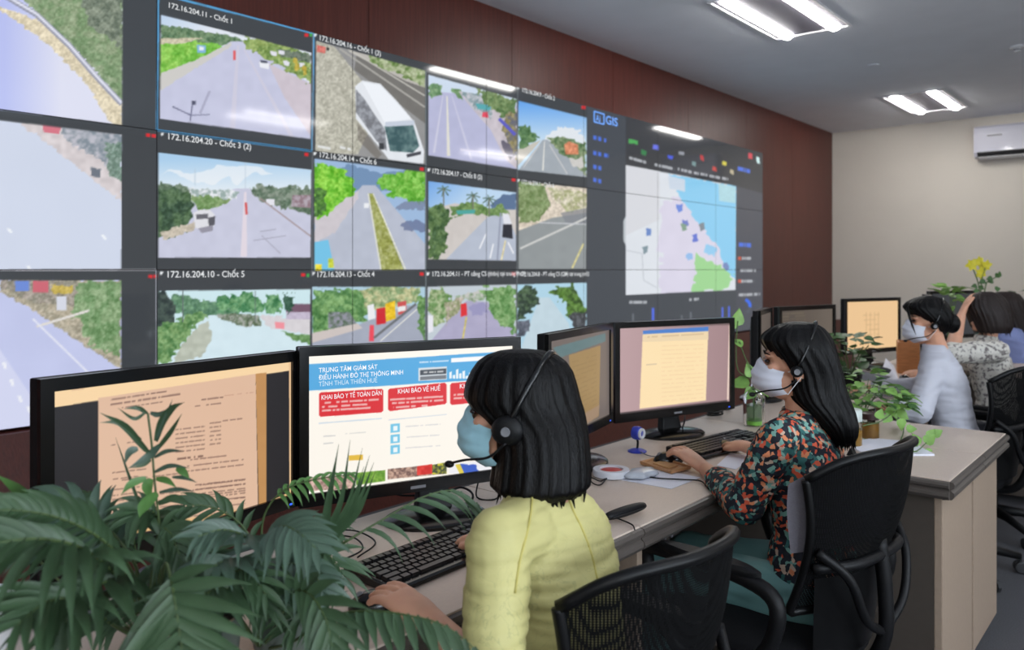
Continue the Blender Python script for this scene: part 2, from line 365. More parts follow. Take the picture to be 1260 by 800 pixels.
    p.poly([(238, 262), (246, 258), (258, 258), (264, 264), (264, 278), (248, 283), (240, 280)], (224, 224, 230)); p.poly([(241, 264), (256, 263), (256, 269), (242, 270)], (104, 104, 112)); p.poly([(256, 268), (265, 266), (264, 277), (257, 280)], (90, 90, 98)); p.poly([(244, 281), (262, 277), (262, 284), (248, 287)], (150, 148, 162))
    p.poly([(301, 249), (304, 249), (305, 264), (302, 264)], (210, 90, 90)); p.line((302, 200), (302, 232), 1, (190, 205, 220)); p.line((240, 208), (240, 228), 1, (180, 200, 216))
    for A, B in (((320, 285), (340, 282)), ((312, 296), (352, 290)), ((322, 290), (345, 312))): p.line(A, B, 1.2, (168, 168, 186))
    # --- B3
    p.window([(194, 358), (382, 356), (381, 470), (194, 487)])
    p.poly([(180, 340), (400, 340), (400, 500), (180, 500)], (206, 232, 238))
    p.poly([(215, 362), (262, 372), (300, 374), (290, 392), (240, 392), (200, 380)], (112, 154, 118), c2=(90, 130, 104), sc=6, wob=3)
    p.poly([(190, 440), (236, 398), (258, 388), (296, 388), (384, 408), (384, 490), (190, 490)], (212, 232, 240), n=5, sc=9)
    p.poly([(190, 358), (206, 360), (216, 380), (214, 398), (190, 404)], (44, 56, 56), c2=(76, 92, 84), sc=5, wob=3)
    p.poly([(190, 402), (214, 396), (242, 384), (256, 388), (238, 404), (208, 446), (190, 450)], (78, 124, 72), c2=(132, 168, 112), sc=6, wob=4)
    p.poly([(240, 404), (256, 396), (262, 420), (246, 440), (212, 450), (220, 430)], (186, 192, 178), n=10, sc=5, wob=2)
    for cx, cy, r in ((275, 374, 9), (290, 374, 10), (305, 372, 12), (316, 376, 9), (336, 374, 12)):
        p.poly([(cx-r, cy), (cx-r*.6, cy-r), (cx+r*.5, cy-r*1.1), (cx+r, cy), (cx+r*.6, cy+r), (cx-r*.6, cy+r)], (70, 128, 84), c2=(120, 168, 120), sc=5, wob=3)
    p.poly([(268, 386), (318, 388), (322, 400), (300, 402), (268, 392)], (100, 116, 92), c2=(176, 178, 172), sc=4, wob=2)
    p.poly([(318, 388), (384, 392), (384, 412), (330, 402)], (216, 212, 216), n=8, sc=4, wob=2); p.poly([(352, 374), (384, 374), (384, 384), (352, 384)], (120, 92, 110)); p.poly([(352, 384), (384, 384), (384, 393), (352, 393)], (196, 186, 206), n=10, sc=3)
    p.poly([(348, 360), (362, 364), (360, 384), (352, 384)], (58, 92, 74), wob=4); p.poly([(338, 396), (350, 397), (350, 405), (339, 404)], (240, 150, 160)); p.poly([(345, 408), (384, 412), (384, 424), (366, 420)], (110, 150, 96), wob=2)
    for x in (225, 314): p.line((x, 358), (x, 396), 1, (100, 110, 112))
    # --- C1 bus
    p.window([(389, 50), (523, 87), (523, 202), (388, 186)])
    p.poly([(380, 40), (530, 40), (530, 210), (380, 210)], (150, 150, 150), n=8, sc=8)
    p.poly([(388, 50), (412, 58), (470, 130), (440, 190), (388, 188)], (186, 184, 170), n=8, sc=8)
    p.poly([(440, 60), (523, 104), (523, 152), (436, 86)], (118, 116, 112), n=6, sc=8)
    p.poly([(425, 56), (523, 96), (523, 108), (500, 100), (430, 64)], (190, 186, 180)); p.poly([(452, 64), (523, 86), (523, 108), (492, 92), (454, 76)], (104, 132, 70), c2=(176, 186, 150), sc=5, wob=3)
    p.line((418, 60), (523, 132), 2, (176, 174, 168)); p.line((428, 60), (523, 118), 1.5, (200, 198, 190))
    p.poly([(390, 55), (401, 58), (400, 66), (390, 64)], (215, 120, 110)); p.poly([(402, 58), (405, 59), (405, 62), (402, 62)], (40, 40, 40))
    p.poly([(437, 106), (446, 99), (468, 103), (488, 124), (510, 150), (522, 186), (521, 202), (478, 196), (464, 178), (438, 146)], (228, 232, 238), n=4, sc=8)
    p.poly([(438, 110), (447, 120), (474, 160), (476, 186), (462, 172), (438, 138)], (120, 122, 128), c2=(160, 164, 172), sc=4); p.poly([(446, 101), (468, 105), (506, 146), (474, 152)], (240, 244, 250))
    p.poly([(473, 155), (508, 152), (516, 180), (508, 188), (480, 186)], (62, 92, 96), c2=(112, 140, 140), sc=7); p.poly([(474, 150), (510, 148), (510, 154), (474, 156)], (200, 208, 222))
    p.poly([(500, 190), (518, 186), (518, 190), (501, 194)], (70, 72, 80)); p.poly([(466, 176), (472, 176), (473, 184), (467, 184)], (60, 62, 66)); p.poly([(440, 150), (470, 190), (464, 196), (440, 172)], (110, 104, 96), a=.6)
    p.words((391, 180), (407, 183), 3, W_, seed=3, unit=1.3); p.words((418, 181), (432, 184), 3, W_, seed=4, unit=1.3)
    # --- C2
    p.window([(387, 195), (523, 212), (523, 332), (387, 333)])
    p.poly([(380, 190), (530, 190), (530, 340), (380, 340)], (158, 186, 220)); p.poly([(405, 215), (430, 202), (470, 214), (523, 206), (523, 232), (440, 236)], (116, 146, 182), wob=2)
    p.poly([(446, 228), (462, 228), (523, 300), (523, 334), (387, 334), (387, 290), (420, 258)], (184, 190, 206), n=7, sc=8)
    p.poly([(387, 262), (412, 250), (440, 234), (440, 246), (412, 286), (387, 300)], (206, 200, 206), n=8, sc=5, wob=2)
    p.poly([(387, 200), (416, 204), (434, 216), (440, 232), (425, 246), (400, 264), (387, 268)], (96, 178, 40), c2=(150, 214, 80), sc=6, wob=5, wsc=6)
    p.poly([(387, 232), (402, 236), (400, 262), (387, 268)], (60, 100, 50), c2=(90, 140, 60), sc=4, wob=3)
    p.poly([(464, 222), (490, 212), (523, 210), (523, 250), (496, 246), (474, 238)], (92, 168, 48), c2=(140, 200, 90), sc=5, wob=5, wsc=5)
    p.poly([(492, 250), (523, 246), (523, 258), (486, 258)], (120, 132, 160), a=.8, wob=2); p.poly([(492, 276), (512, 270), (523, 276), (523, 286), (496, 282)], (104, 116, 150), a=.8, wob=2)
    p.poly([(454, 238), (459, 238), (498, 334), (470, 334)], (146, 152, 76), c2=(176, 180, 120), sc=4); p.line((453, 238), (469, 334), 1.5, (226, 226, 214)); p.line((459, 238), (500, 334), 1.5, (230, 230, 214))
    p.poly([(387, 298), (404, 295), (412, 334), (387, 334)], (118, 196, 232)); p.poly([(388, 325), (396, 325), (396, 333), (388, 333)], (232, 216, 60)); p.poly([(404, 318), (410, 318), (411, 330), (404, 330)], (200, 210, 70)); p.poly([(448, 250), (454, 250), (454, 256), (448, 256)], (236, 238, 242))
    # --- C3
    p.window([(384, 353), (523, 353), (523, 470), (384, 470)])
    p.poly([(380, 340), (530, 340), (530, 480), (380, 480)], (176, 206, 222)); p.poly([(384, 412), (440, 400), (500, 376), (523, 376), (523, 470), (384, 470)], (166, 172, 188), n=6, sc=8)
    p.poly([(440, 358), (470, 350), (516, 356), (512, 370), (470, 384), (440, 380)], (130, 156, 110), c2=(196, 196, 150), sc=5, wob=4)
    p.poly([(384, 356), (410, 358), (440, 356), (452, 372), (452, 396), (420, 404), (384, 412)], (80, 128, 74), c2=(130, 172, 110), sc=6, wob=5, wsc=6)
    p.poly([(404, 384), (430, 384), (440, 400), (420, 406), (404, 404)], (150, 150, 164), c2=(90, 110, 90), sc=4); p.poly([(384, 410), (440, 398), (446, 404), (384, 422)], (206, 196, 192)); p.poly([(452, 376), (460, 374), (462, 392), (453, 394)], (236, 236, 240))
    p.poly([(463, 380), (474, 378), (475, 398), (463, 400)], (206, 46, 56)); p.poly([(474, 374), (486, 370), (487, 392), (475, 396)], (236, 196, 46)); p.poly([(489, 372), (500, 370), (500, 384), (490, 388)], (206, 90, 90)); p.poly([(489, 378), (499, 376), (499, 382), (490, 384)], (236, 236, 236))
    p.poly([(455, 400), (460, 400), (460, 420), (454, 420)], (236, 80, 96)); p.line((460, 416), (512, 374), 3, (112, 116, 120)); p.line((468, 420), (516, 378), 1.4, (226, 226, 220)); p.poly([(512, 366), (523, 364), (523, 420), (516, 410)], (88, 130, 76), c2=(120, 160, 100), sc=4, wob=3)
    # --- D1
    p.window([(527, 92), (636, 122), (636, 208), (527, 191)])
    p.poly([(520, 80), (640, 80), (640, 220), (520, 220)], (184, 186, 216), n=6, sc=7); p.poly([(520, 80), (640, 80), (640, 132), (600, 118), (527, 112)], (206, 220, 238))
    p.poly([(528, 104), (536, 101), (544, 106), (543, 116), (532, 120), (527, 118)], (92, 134, 92), c2=(130, 160, 120), sc=3, wob=2); p.poly([(555, 108), (566, 110), (570, 124), (558, 116)], (110, 146, 100), wob=2)
    p.poly([(564, 112), (600, 118), (636, 134), (636, 208), (622, 196), (604, 160), (578, 130)], (200, 192, 200), n=10, sc=5); p.poly([(566, 113), (590, 116), (606, 130), (604, 146), (582, 134)], (128, 150, 156), c2=(200, 200, 208), sc=4, wob=2)
    p.poly([(585, 127), (604, 130), (603, 136), (588, 134)], (90, 170, 176)); p.poly([(594, 138), (600, 138), (601, 145), (593, 144)], (228, 80, 100)); p.poly([(588, 108), (636, 122), (636, 150), (612, 142), (594, 122)], (86, 116, 70), c2=(128, 150, 100), sc=5, wob=4)
    p.poly([(622, 138), (636, 140), (636, 200), (630, 186), (618, 160)], (150, 140, 96), c2=(104, 106, 120), sc=5, wob=2); p.line((614, 146), (634, 166), 4, (96, 96, 196)); p.poly([(616, 172), (626, 176), (634, 190), (628, 196), (618, 182)], (104, 100, 116), wob=1)
    p.line((550, 118), (552, 192), 1.5, (226, 224, 214), w1=4); p.line((545, 118), (534, 188), 1, (206, 206, 226), w1=3); p.line((556, 118), (580, 196), 1, (204, 204, 226), w1=3); p.line((566, 184), (632, 192), 3, (214, 212, 232), w1=1)  # last stroke paints a ceiling light's faint reflection into the picture
    # --- D2
    p.window([(527, 223), (635, 237), (635, 321), (527, 319)])
    p.grad([(520, 210), (640, 210), (640, 330), (520, 330)], (120, 170, 230), (530, 224), (190, 216, 240), (560, 262)); p.poly([(604, 252), (618, 240), (635, 238), (635, 260), (604, 262)], (92, 116, 150), wob=1)
    p.poly([(527, 258), (560, 250), (600, 258), (635, 258), (635, 322), (527, 322)], (206, 200, 196), n=8, sc=5); p.poly([(550, 318), (605, 262), (622, 262), (635, 290), (635, 322), (548, 322)], (182, 190, 206), n=5, sc=7)
    p.poly([(552, 254), (575, 248), (600, 256), (618, 252), (628, 264), (600, 264), (556, 266)], (90, 124, 70), c2=(130, 160, 100), sc=4, wob=3); p.poly([(527, 254), (543, 250), (555, 268), (548, 286), (552, 304), (538, 319), (527, 320)], (62, 92, 56), c2=(104, 132, 84), sc=5, wob=4)
    for cx, cy in ((546, 232), (582, 240), (602, 244)):
        for k in range(7): p.line((cx, cy), (cx+9*math.cos(k*.9), cy+7*math.sin(k*.9)+3), 1.4, (86, 112, 96))
        p.line((cx, cy), (cx, cy+22), 1.5, (120, 120, 110))
    p.poly([(561, 259), (585, 258), (584, 263), (563, 264)], (80, 166, 160)); p.poly([(619, 276), (630, 276), (631, 294), (618, 292)], (44, 46, 56)); p.line((616, 262), (612, 320), 2, (150, 156, 176)); p.line((622, 296), (617, 320), 2, (226, 214, 170))
    for A, B in (((598, 288), (590, 306)), ((607, 300), (603, 318)), ((625, 298), (632, 312))): p.line(A, B, 2, (232, 234, 240))
    p.poly([(618, 262), (626, 264), (630, 276), (620, 276)], (226, 228, 236))
    # --- D3
    p.window([(526, 353), (635, 350), (635, 470), (526, 470)])
    p.poly([(520, 340), (640, 340), (640, 480), (520, 480)], (196, 206, 214)); p.poly([(530, 420), (560, 384), (574, 370), (600, 372), (636, 410), (636, 470), (530, 470)], (176, 172, 200), n=7, sc=7)
    p.poly([(526, 360), (545, 354), (556, 370), (550, 392), (528, 404)], (104, 142, 84), c2=(176, 190, 150), sc=5, wob=4); p.poly([(548, 372), (570, 366), (565, 384), (548, 400)], (150, 156, 120), c2=(200, 186, 176), sc=4, wob=3)
    p.poly([(590, 356), (620, 352), (636, 356), (636, 412), (622, 404), (604, 380)], (96, 142, 82), c2=(140, 176, 120), sc=6, wob=5); p.poly([(560, 366), (590, 356), (600, 366), (580, 372)], (130, 156, 120), c2=(200, 200, 196), sc=4, wob=3)
    p.poly([(567, 374), (574, 373), (575, 388), (567, 390)], (222, 60, 66)); p.line((574, 390), (569, 420), 2, (210, 196, 110)); p.poly([(526, 388), (533, 388), (533, 408), (527, 410)], (232, 232, 240)); p.poly([(576, 376), (596, 372), (600, 384), (580, 390)], (150, 148, 190), a=.7, wob=2)
    # --- E1
    p.window([(638, 124), (722, 145), (722, 218), (637, 209)])
    p.grad([(630, 110), (730, 110), (730, 230), (630, 230)], (104, 166, 236), (680, 126), (196, 220, 240), (680, 172)); p.poly([(672, 168), (684, 158), (704, 156), (718, 166), (722, 176), (672, 174)], (226, 232, 238), wob=3)
    p.poly([(668, 172), (674, 172), (722, 212), (722, 222), (636, 212)], (164, 172, 180), n=5, sc=6); p.poly([(637, 184), (666, 172), (656, 184), (637, 204)], (200, 196, 186)); p.poly([(637, 160), (648, 152), (654, 164), (664, 168), (656, 176), (640, 184)], (66, 104, 64), c2=(104, 138, 92), sc=4, wob=3)
    p.poly([(674, 170), (690, 168), (722, 176), (722, 216), (708, 206), (690, 188)], (86, 116, 76), c2=(140, 156, 120), sc=4, wob=3); p.poly([(694, 178), (700, 174), (711, 178), (712, 190), (696, 190)], (216, 140, 104), n=10, sc=3); p.poly([(698, 196), (716, 194), (720, 206), (706, 206)], (206, 204, 200), n=8, sc=3, wob=2)
    p.line((670, 174), (668, 210), 1, (226, 226, 220), w1=2); p.line((676, 178), (698, 214), 1.2, (206, 206, 206)); p.line((664, 178), (644, 206), 1.2, (206, 206, 206))
    # --- E2
    p.window([(638, 223), (722, 232), (721, 331), (638, 331)])
    p.poly([(630, 210), (730, 210), (730, 340), (630, 340)], (146, 152, 154), n=6, sc=9); p.poly([(638, 218), (722, 230), (722, 262), (680, 268), (638, 284)], (214, 202, 186), n=10, sc=5)
    p.poly([(638, 224), (672, 228), (676, 256), (664, 270), (638, 276)], (112, 136, 84), c2=(140, 158, 112), sc=5, wob=3); p.poly([(676, 232), (722, 236), (722, 256), (700, 262), (684, 248)], (170, 172, 130), c2=(216, 208, 190), sc=4, wob=3); p.poly([(690, 262), (722, 256), (722, 276), (696, 274)], (128, 132, 140), a=.7)
    p.line((640, 306), (722, 268), 2.5, (206, 206, 204)); p.line((664, 274), (722, 276), 1.5, (196, 198, 204)); p.line((718, 300), (704, 330), 2.5, (214, 206, 150))
    # --- E3
    p.window([(636, 350), (722, 348), (722, 470), (636, 470)])
    p.poly([(630, 340), (730, 340), (730, 480), (630, 480)], (176, 212, 230)); p.poly([(640, 432), (664, 366), (676, 366), (700, 398), (712, 470), (636, 470)], (194, 214, 224), n=6, sc=6)
    p.poly([(636, 360), (648, 352), (660, 356), (664, 372), (650, 386), (636, 396)], (46, 62, 54), c2=(80, 104, 76), sc=4, wob=3); p.poly([(636, 396), (652, 392), (650, 408), (638, 418)], (72, 78, 90), c2=(120, 126, 140), sc=4, wob=2)
    p.poly([(676, 360), (690, 352), (708, 350), (714, 366), (722, 386), (722, 404), (704, 396), (694, 374)], (58, 84, 44), c2=(100, 140, 64), sc=4, wob=4); p.poly([(700, 386), (722, 384), (722, 404), (706, 404)], (60, 62, 66), c2=(100, 104, 110), sc=3, wob=2)
    # --- map page
    p.window([(722.5, 100), (960, 160), (960, 480), (722.5, 480)])
    p.poly([(700, 90), (960, 90), (960, 500), (700, 500)], (70, 75, 82)); p.poly([(906, 180), (945, 190), (945, 480), (906, 480)], (76, 79, 88)); p.poly([(770, 120), (945, 160), (945, 240), (906, 229), (770, 203)], (60, 62, 66))
    p.window([(770, 203), (906, 229), (905, 357), (770, 363)])
    p.poly([(760, 190), (910, 190), (910, 370), (760, 370)], (222, 227, 234), n=3, sc=20); p.poly([(770, 203), (812, 212), (812, 270), (770, 290)], (216, 218, 224)); p.poly([(812, 250), (880, 230), (900, 340), (850, 362), (812, 362)], (218, 214, 232), n=5, sc=14, wob=5)
    p.poly([(822, 214), (906, 229), (906, 345), (893, 335), (884, 305), (868, 285), (850, 262), (838, 246)], (140, 205, 240), wob=2); p.poly([(870, 300), (882, 306), (880, 316), (866, 312)], (150, 205, 240), wob=2); p.poly([(822, 216), (843, 221), (843, 236), (824, 232)], (206, 218, 232))
    p.poly([(856, 312), (864, 318), (886, 326), (892, 332), (902, 338), (896, 356), (852, 361), (856, 340)], (160, 214, 150), wob=3); p.poly([(884, 226), (905, 230), (905, 250), (885, 247)], (176, 216, 226), n=8, sc=3)
    for x, y, c in ((836, 256, (110, 140, 220)), (843, 275, (116, 130, 200)), (842, 280, (130, 160, 140)), (798, 286, (110, 140, 200)), (793, 308, (130, 150, 160)), (855, 293, (100, 120, 210)), (864, 280, (130, 140, 150)), (848, 316, (150, 190, 235)), (893, 328, (120, 140, 190))): p.poly([(x-4, y-4), (x+3, y-5), (x+4, y+3), (x-2, y+5)], c, wob=1.5)
    p.line((770, 308), (790, 312), 1, (190, 196, 204)); p.line((790, 312), (792, 345), 1, (190, 196, 204)); p.line((792, 345), (808, 354), 1, (190, 196, 204))
    p.window([(722.5, 100), (960, 160), (960, 480), (722.5, 480)])
    p.poly([(767, 272), (770, 266), (770, 302), (767, 296)], (190, 196, 202))
    for x, y, ww, hh, c in ((774, 171, 11, 7, (80, 170, 90)), (789, 184, 6, 8, (60, 130, 80)), (803, 177, 7, 8, (110, 120, 230)), (822, 190, 6, 7, (70, 90, 220)), (835, 186, 7, 6, (150, 155, 165)), (852, 198, 4, 7, (120, 150, 150)), (862, 190, 4, 9, (190, 60, 60)), (877, 204, 5, 7, (200, 70, 60)), (888, 198, 6, 6, (214, 204, 80)), (898, 208, 5, 7, (190, 180, 150)), (921, 188, 5, 9, (210, 80, 90)), (931, 192, 4, 10, (210, 240, 240))):
        p.poly([(x, y), (x+ww, y+2), (x+ww, y+hh), (x, y+hh-2)], c, wob=.8)
    for A, B, c in (((730, 169), (746, 173), 0), ((730, 188), (749, 192), 0), ((730, 205), (743, 208), 0), ((730, 221), (742, 224), 0), ((907, 207), (923, 211), 0), ((909, 301), (924, 302), 0)): p.words(A, B, 5, (80, 120, 235), .9, unit=1.2)
    for A, B in (((774, 194), (795, 200)), ((803, 202), (830, 208)), ((834, 208), (860, 214)), ((862, 214), (886, 219)), ((887, 219), (898, 221)), ((774, 372), (796, 372)), ((848, 369), (860, 368)), ((913, 318), (924, 318)), ((911, 333), (930, 333)), ((912, 346), (928, 346)), ((909, 363), (935, 362))): p.words(A, B, 3.4, (196, 200, 206), .85, unit=1.2)
    for x, y in ((909, 318), (909, 346)): p.poly([(x-1, y-2), (x+3, y-2), (x+3, y+2), (x-1, y+2)], (200, 90, 70))
    for x, y0, y1, ww in ((802, 379, 395, 3), (838, 388, 396, 2), (888, 378, 395, 2), (896, 377, 395, 2), (778, 386, 396, 2), (849, 384, 396, 2)): p.poly([(x, y0), (x+ww, y0), (x+ww, y1), (x, y1)], (84, 110, 230) if x in (802, 888, 896) else (110, 116, 124))
    for k in range(10):
        t0 = -1.2+k*.22; p.line((914+9*math.cos(t0), 377+9*math.sin(t0)), (914+9*math.cos(t0+.22), 377+9*math.sin(t0+.22)), 4, (60, 110, 235) if k < 6 else (84, 90, 100))
    # --- fine grain of leaves, gravel and tar
    p.window(); sat = p.C.max(1)-p.C.min(1); R0, G0, B0 = p.C.T; am = np.where((G0 > B0+8) & (sat > 14), 17, 0)*(p.U < 722)
    p.C += (((vnoise(U, V, 2.4, 31)-.5)*1.2+(vnoise(U, V, 1.3, 33)-.5)*.8)*2*am)[:, None]
    # --- caption marks
    p.window()
    for x, y in ((182, 166), (189, 167), (377, 43), (377, 190), (185, 340), (191, 340), (373, 338), (519, 208), (519, 337), (632, 221), (632, 337), (718, 132)):
        p.poly([(x-2.5, y-2), (x+2.5, y-1.6), (x+2.5, y+2.4), (x-2.5, y+2)], R_)
    for x, y in ((382, 43), (378.5, 339)): p.poly([(x-1, y-2), (x+2, y-2), (x+2, y+2), (x-1, y+2)], (70, 170, 80))
    for x, y in ((200, 165), (199, 336), (388.5, 43), (388, 189), (386, 336.5), (528, 209), (527, 337), (638, 108), (638, 222), (637, 336)):
        p.poly([(x-2, y-2), (x+2, y-1.5), (x, y+2), (x-2, y+2)], W_)
    p.line((0, 333), (192, 332), 1.4, (190, 190, 198)); p.line((192.5, 332), (192, 450), 1.2, (180, 184, 196)); p.line((385, 41), (384, 340), 1, (120, 126, 134)); p.line((524, 88), (524, 420), 1, (120, 130, 134)); p.line((637, 108), (636, 420), 1, (110, 116, 120))
    return p
SCR = screen_mat('video_wall_screen', .98, .065, .4)
vw = thing('video_wall', 'wall of tiled display panels showing road camera pictures and a map', 'video wall', (VS, VD, VB))
bez = mat('panel_bezel', (18, 18, 20), .35)
for c in range(7):
    for r in range(3):
        x0, z0 = VS+c*TW, VB+r*TH
        mb = MB().box((x0+.001, VD, z0+.001), (x0+TW-.001, VD+.066, z0+TH-.001))
        t = mb.build('display_panel', bez, None); t.parent = vw; t.location = (-VS, -VD, -VB)
        g = .0035 if c or 1 else 0
        s = grid_screen('screen', (x0+g*.6, VD-.0012, z0+g*.6), (1, 0, 0), (0, 0, 1), TW-1.2*g, TH-1.2*g, 210 if c < 4 else 130, 124 if c < 4 else 90, wall_paint, SCR, t)
def wtext(body, px, py, h, c=(225, 228, 230), bold=.01, sx=1.0):
    o = lettering('lettering', body, (0, VD-.0015, 0), (1, 0, 0), (0, 0, 1), (0, -1, 0), px, py, h, c, None, bold, sx)
    o.parent = vw; o.location = (-VS, -VD, -VB)
wtext('172.16.204.11 - Chốt 1', 206, 9, .028); wtext('172.16.204.20 - Chốt 3 (2)', 205, 171, .032); wtext('172.16.204.10 - Chốt 5', 204, 341.5, .034)
wtext('172.16.204.16 - Chốt 1 (2)', 392, 49, .032); wtext('172.16.204.14 - Chốt 6', 392, 193.5, .034); wtext('172.16.204.13 - Chốt 4', 389, 341, .034)
wtext('172.16.204.17 - Chốt 8 (2)', 531, 213, .034); wtext('172.16.204.11 - PT cảng CS (thôn) tại trung (mới)', 531, 340, .034, sx=1.05); wtext('172.16.204.9 - Chốt 2', 642, 113, .034)
wtext('172.16.204.1 - Chốt 6', 641, 226, .034); wtext('172.16.204.8 - PT cảng CS (QM) tại trung (mới)', 640, 340, .034, sx=1.0)
wtext('GIS', 745, 152, .075, (110, 165, 250), .03, 1.3); wtext('Ai', 733, 149, .06, (110, 165, 250), .02)
ab = MB()
for A, B in (((731, 137), (743, 140.5)), ((743, 140.5), (743, 153)), ((743, 153), (731, 150)), ((731, 150), (731, 137))):
    pa = [P(q[0], q[1], 1)-Vector((0, 0, EYE)) for q in (A, B)]; pa = [Vector((0, 0, EYE))+d*((VD-.003)/d.y) for d in pa]
    ab.tube(pa, .007, 4)
o = ab.build('logo_frame', text_mat((110, 165, 250))); o.parent = vw; o.location = (-VS, -VD, -VB)
# ---------------------------------------------------------------- desk monitors
MSCR = screen_mat('monitor_screen', .97, .35, .3)
DIM = screen_mat('monitor_screen_soft', .97, .3, .4)
DZ = .75
def monitor(A, B, z0, z1, lab, paint, m=MSCR, bw=.022, bb=.03, stand=True, nu=180, nv=110, shift=(0, 0), bright_edge=False):
    A = Vector((A[0], A[1], 0)); B = Vector((B[0], B[1], 0)); ux = (B-A).normalized(); W = (B-A).length
    n = Vector((ux.y, -ux.x, 0))                         # towards the viewer
    mid = (A+B)/2; rz = math.atan2(ux.y, ux.x)
    t = thing('computer_monitor', lab, 'monitor', (mid.x, mid.y, DZ), rz)
    h = z1-z0; zb = z0-DZ; zt = z1-DZ                    # local: x along, -y towards viewer
    mb = MB(); hw = W/2
    mb.box((-hw, .004, zb), (hw, .03, zt)); t_body = mb.build('housing', M['black'], t, bevel=.004)
    fr = MB(); o_ = [(-hw, zb), (hw, zb), (hw, zt), (-hw, zt)]; i_ = [(-hw+bw, zb+bb), (hw-bw, zb+bb), (hw-bw, zt-bw), (-hw+bw, zt-bw)]
    fr.rings([[(x, .004, z) for x, z in o_], [(x, -.008, z) for x, z in o_], [(x, -.008, z) for x, z in i_], [(x, .002, z) for x, z in i_]], cap=False)
    fr.build('bezel', M['gloss_black'], t)
    bk = MB(); q = [(-hw*.86, zb+.03), (hw*.86, zb+.03), (hw*.86, zt-.03), (-hw*.86, zt-.03)]; q2 = [(x*.55, zb+(z-zb)*.6+.05) for x, z in q]
    bk.rings([[(x, .028, z) for x, z in q], [(x*.95, .042, z) for x, z in q], [(x, .058, z) for x, z in q2]]); bk.build('back_cover', M['black'], t, bevel=.003)
    Mx = Matrix.Translation(t.location) @ Matrix.Rotation(rz, 4, 'Z'); 
    o = Mx @ Vector((-hw+bw, -.0005, zb+bb))
    sc = grid_screen('screen', o, ux, (0, 0, 1), W-2*bw, h-bw-bb, nu, nv, paint, m, None)
    sc.parent = t; sc.matrix_parent_inverse = Mx.inverted()
    MB().box((hw-.035, -.0095, zb+.008), (hw-.028, -.008, zb+.012)).build('power_light', mat('power_led', (40, 60, 200), .4, emis=(60, 110, 255), estr=1.0), t)
    MB().box((-.02, -.0093, zb+.009), (.02, -.008, zb+.016)).build('maker_badge', M['mid_grey'], t)
    if stand:
        sx = shift[0]
        nk = MB(); nk.rings([[(sx-.05, .02, 0.012), (sx+.05, .02, .012), (sx+.05, .055, .012), (sx-.05, .055, .012)], [(sx-.042, .03, .06), (sx+.042, .03, .06), (sx+.042, .06, .06), (sx-.042, .06, .06)], [(sx-.04, .04, zb+.1), (sx+.04, .04, zb+.1), (sx+.04, .06, zb+.1), (sx-.04, .06, zb+.1)]])
        nk.build('stand_neck', M['black'], t, bevel=.005)
        bs = MB(); rg = []
        for r, z in ((1.0, .0), (1.0, .008), (.93, .014), (.4, .024), (.0001, .026)):
            rg.append([(sx+.135*r*math.cos(2*PI*k/32), .02+.1*r*math.sin(2*PI*k/32), z) for k in range(32)])
        bs.rings(rg); bs.build('stand_base', M['gloss_black'], t, smooth='auto')
    return t, (o, ux, Vector((0, 0, 1)), n)
def mp1(U, V, a, b):
    p = Paint(U, V, (38, 36, 37))
    p.poly([(60, 470), (360, 430), (360, 455.5), (60, 502.5)], (250, 216, 168)); p.words((88, 480), (104, 478), 2, (200, 160, 130), .6)
    p.poly([(121, 490), (314.5, 460), (319, 700), (121, 700)], (226, 188, 160), n=2, sc=60); p.poly([(314.5, 460), (328, 458.5), (328, 690), (320, 690)], (194, 143, 88), n=4, sc=9)
    p.poly([(355.5, 440), (360, 440), (360, 700), (356.5, 700)], (236, 196, 150)); p.poly([(100, 662), (320, 622), (360, 604), (360, 700), (100, 700)], (232, 190, 134)); p.poly([(100, 668), (330, 628), (360, 612), (360, 700), (100, 700)], (30, 28, 30))
    ink = (112, 84, 76)
    def ln(x0, x1, y, h=1.6, c=ink, sl=-.118, sd=0): p.words((x0, y), (x1, y+sl*(x1-x0)), h, c, .62, seed=sd, unit=1.9)
    ln(136, 205, 492, 2, sl=-.15); ln(136, 222, 498, 2.4, sl=-.15, sd=3); ln(150, 200, 502, sl=-.15, sd=5); ln(248, 276, 492, 2, sd=8); ln(240, 272, 500, sd=9); ln(276, 312, 487, 1, (190, 140, 120))
    for k in range(6): ln(216, 252, 529+k*6.2-(k*.7), sd=k+10); ln(258, 272, 521+k*5.2, sd=k+20)
    ln(274, 298, 518, sd=31); ln(136, 142, 548); ln(156, 170, 545); ln(218, 250, 565, 2.6, (86, 60, 54), sd=32)
    for k, (x0, x1, y) in enumerate(((234, 280, 566), (228, 300, 574), (222, 300, 581), (138, 180, 582), (138, 170, 590), (150, 232, 591))): ln(x0, x1, y, sd=40+k)
    for k in range(6): ln(246 if k == 0 else 138, 302, (597 if k == 0 else 607+k*8.0)+0, sd=50+k)
    for k in range(5): ln(240, 302, 597+k*5.6, sd=70+k)
    for k in range(4): ln(138, 172, 603+k*7, sd=80+k)
    return p
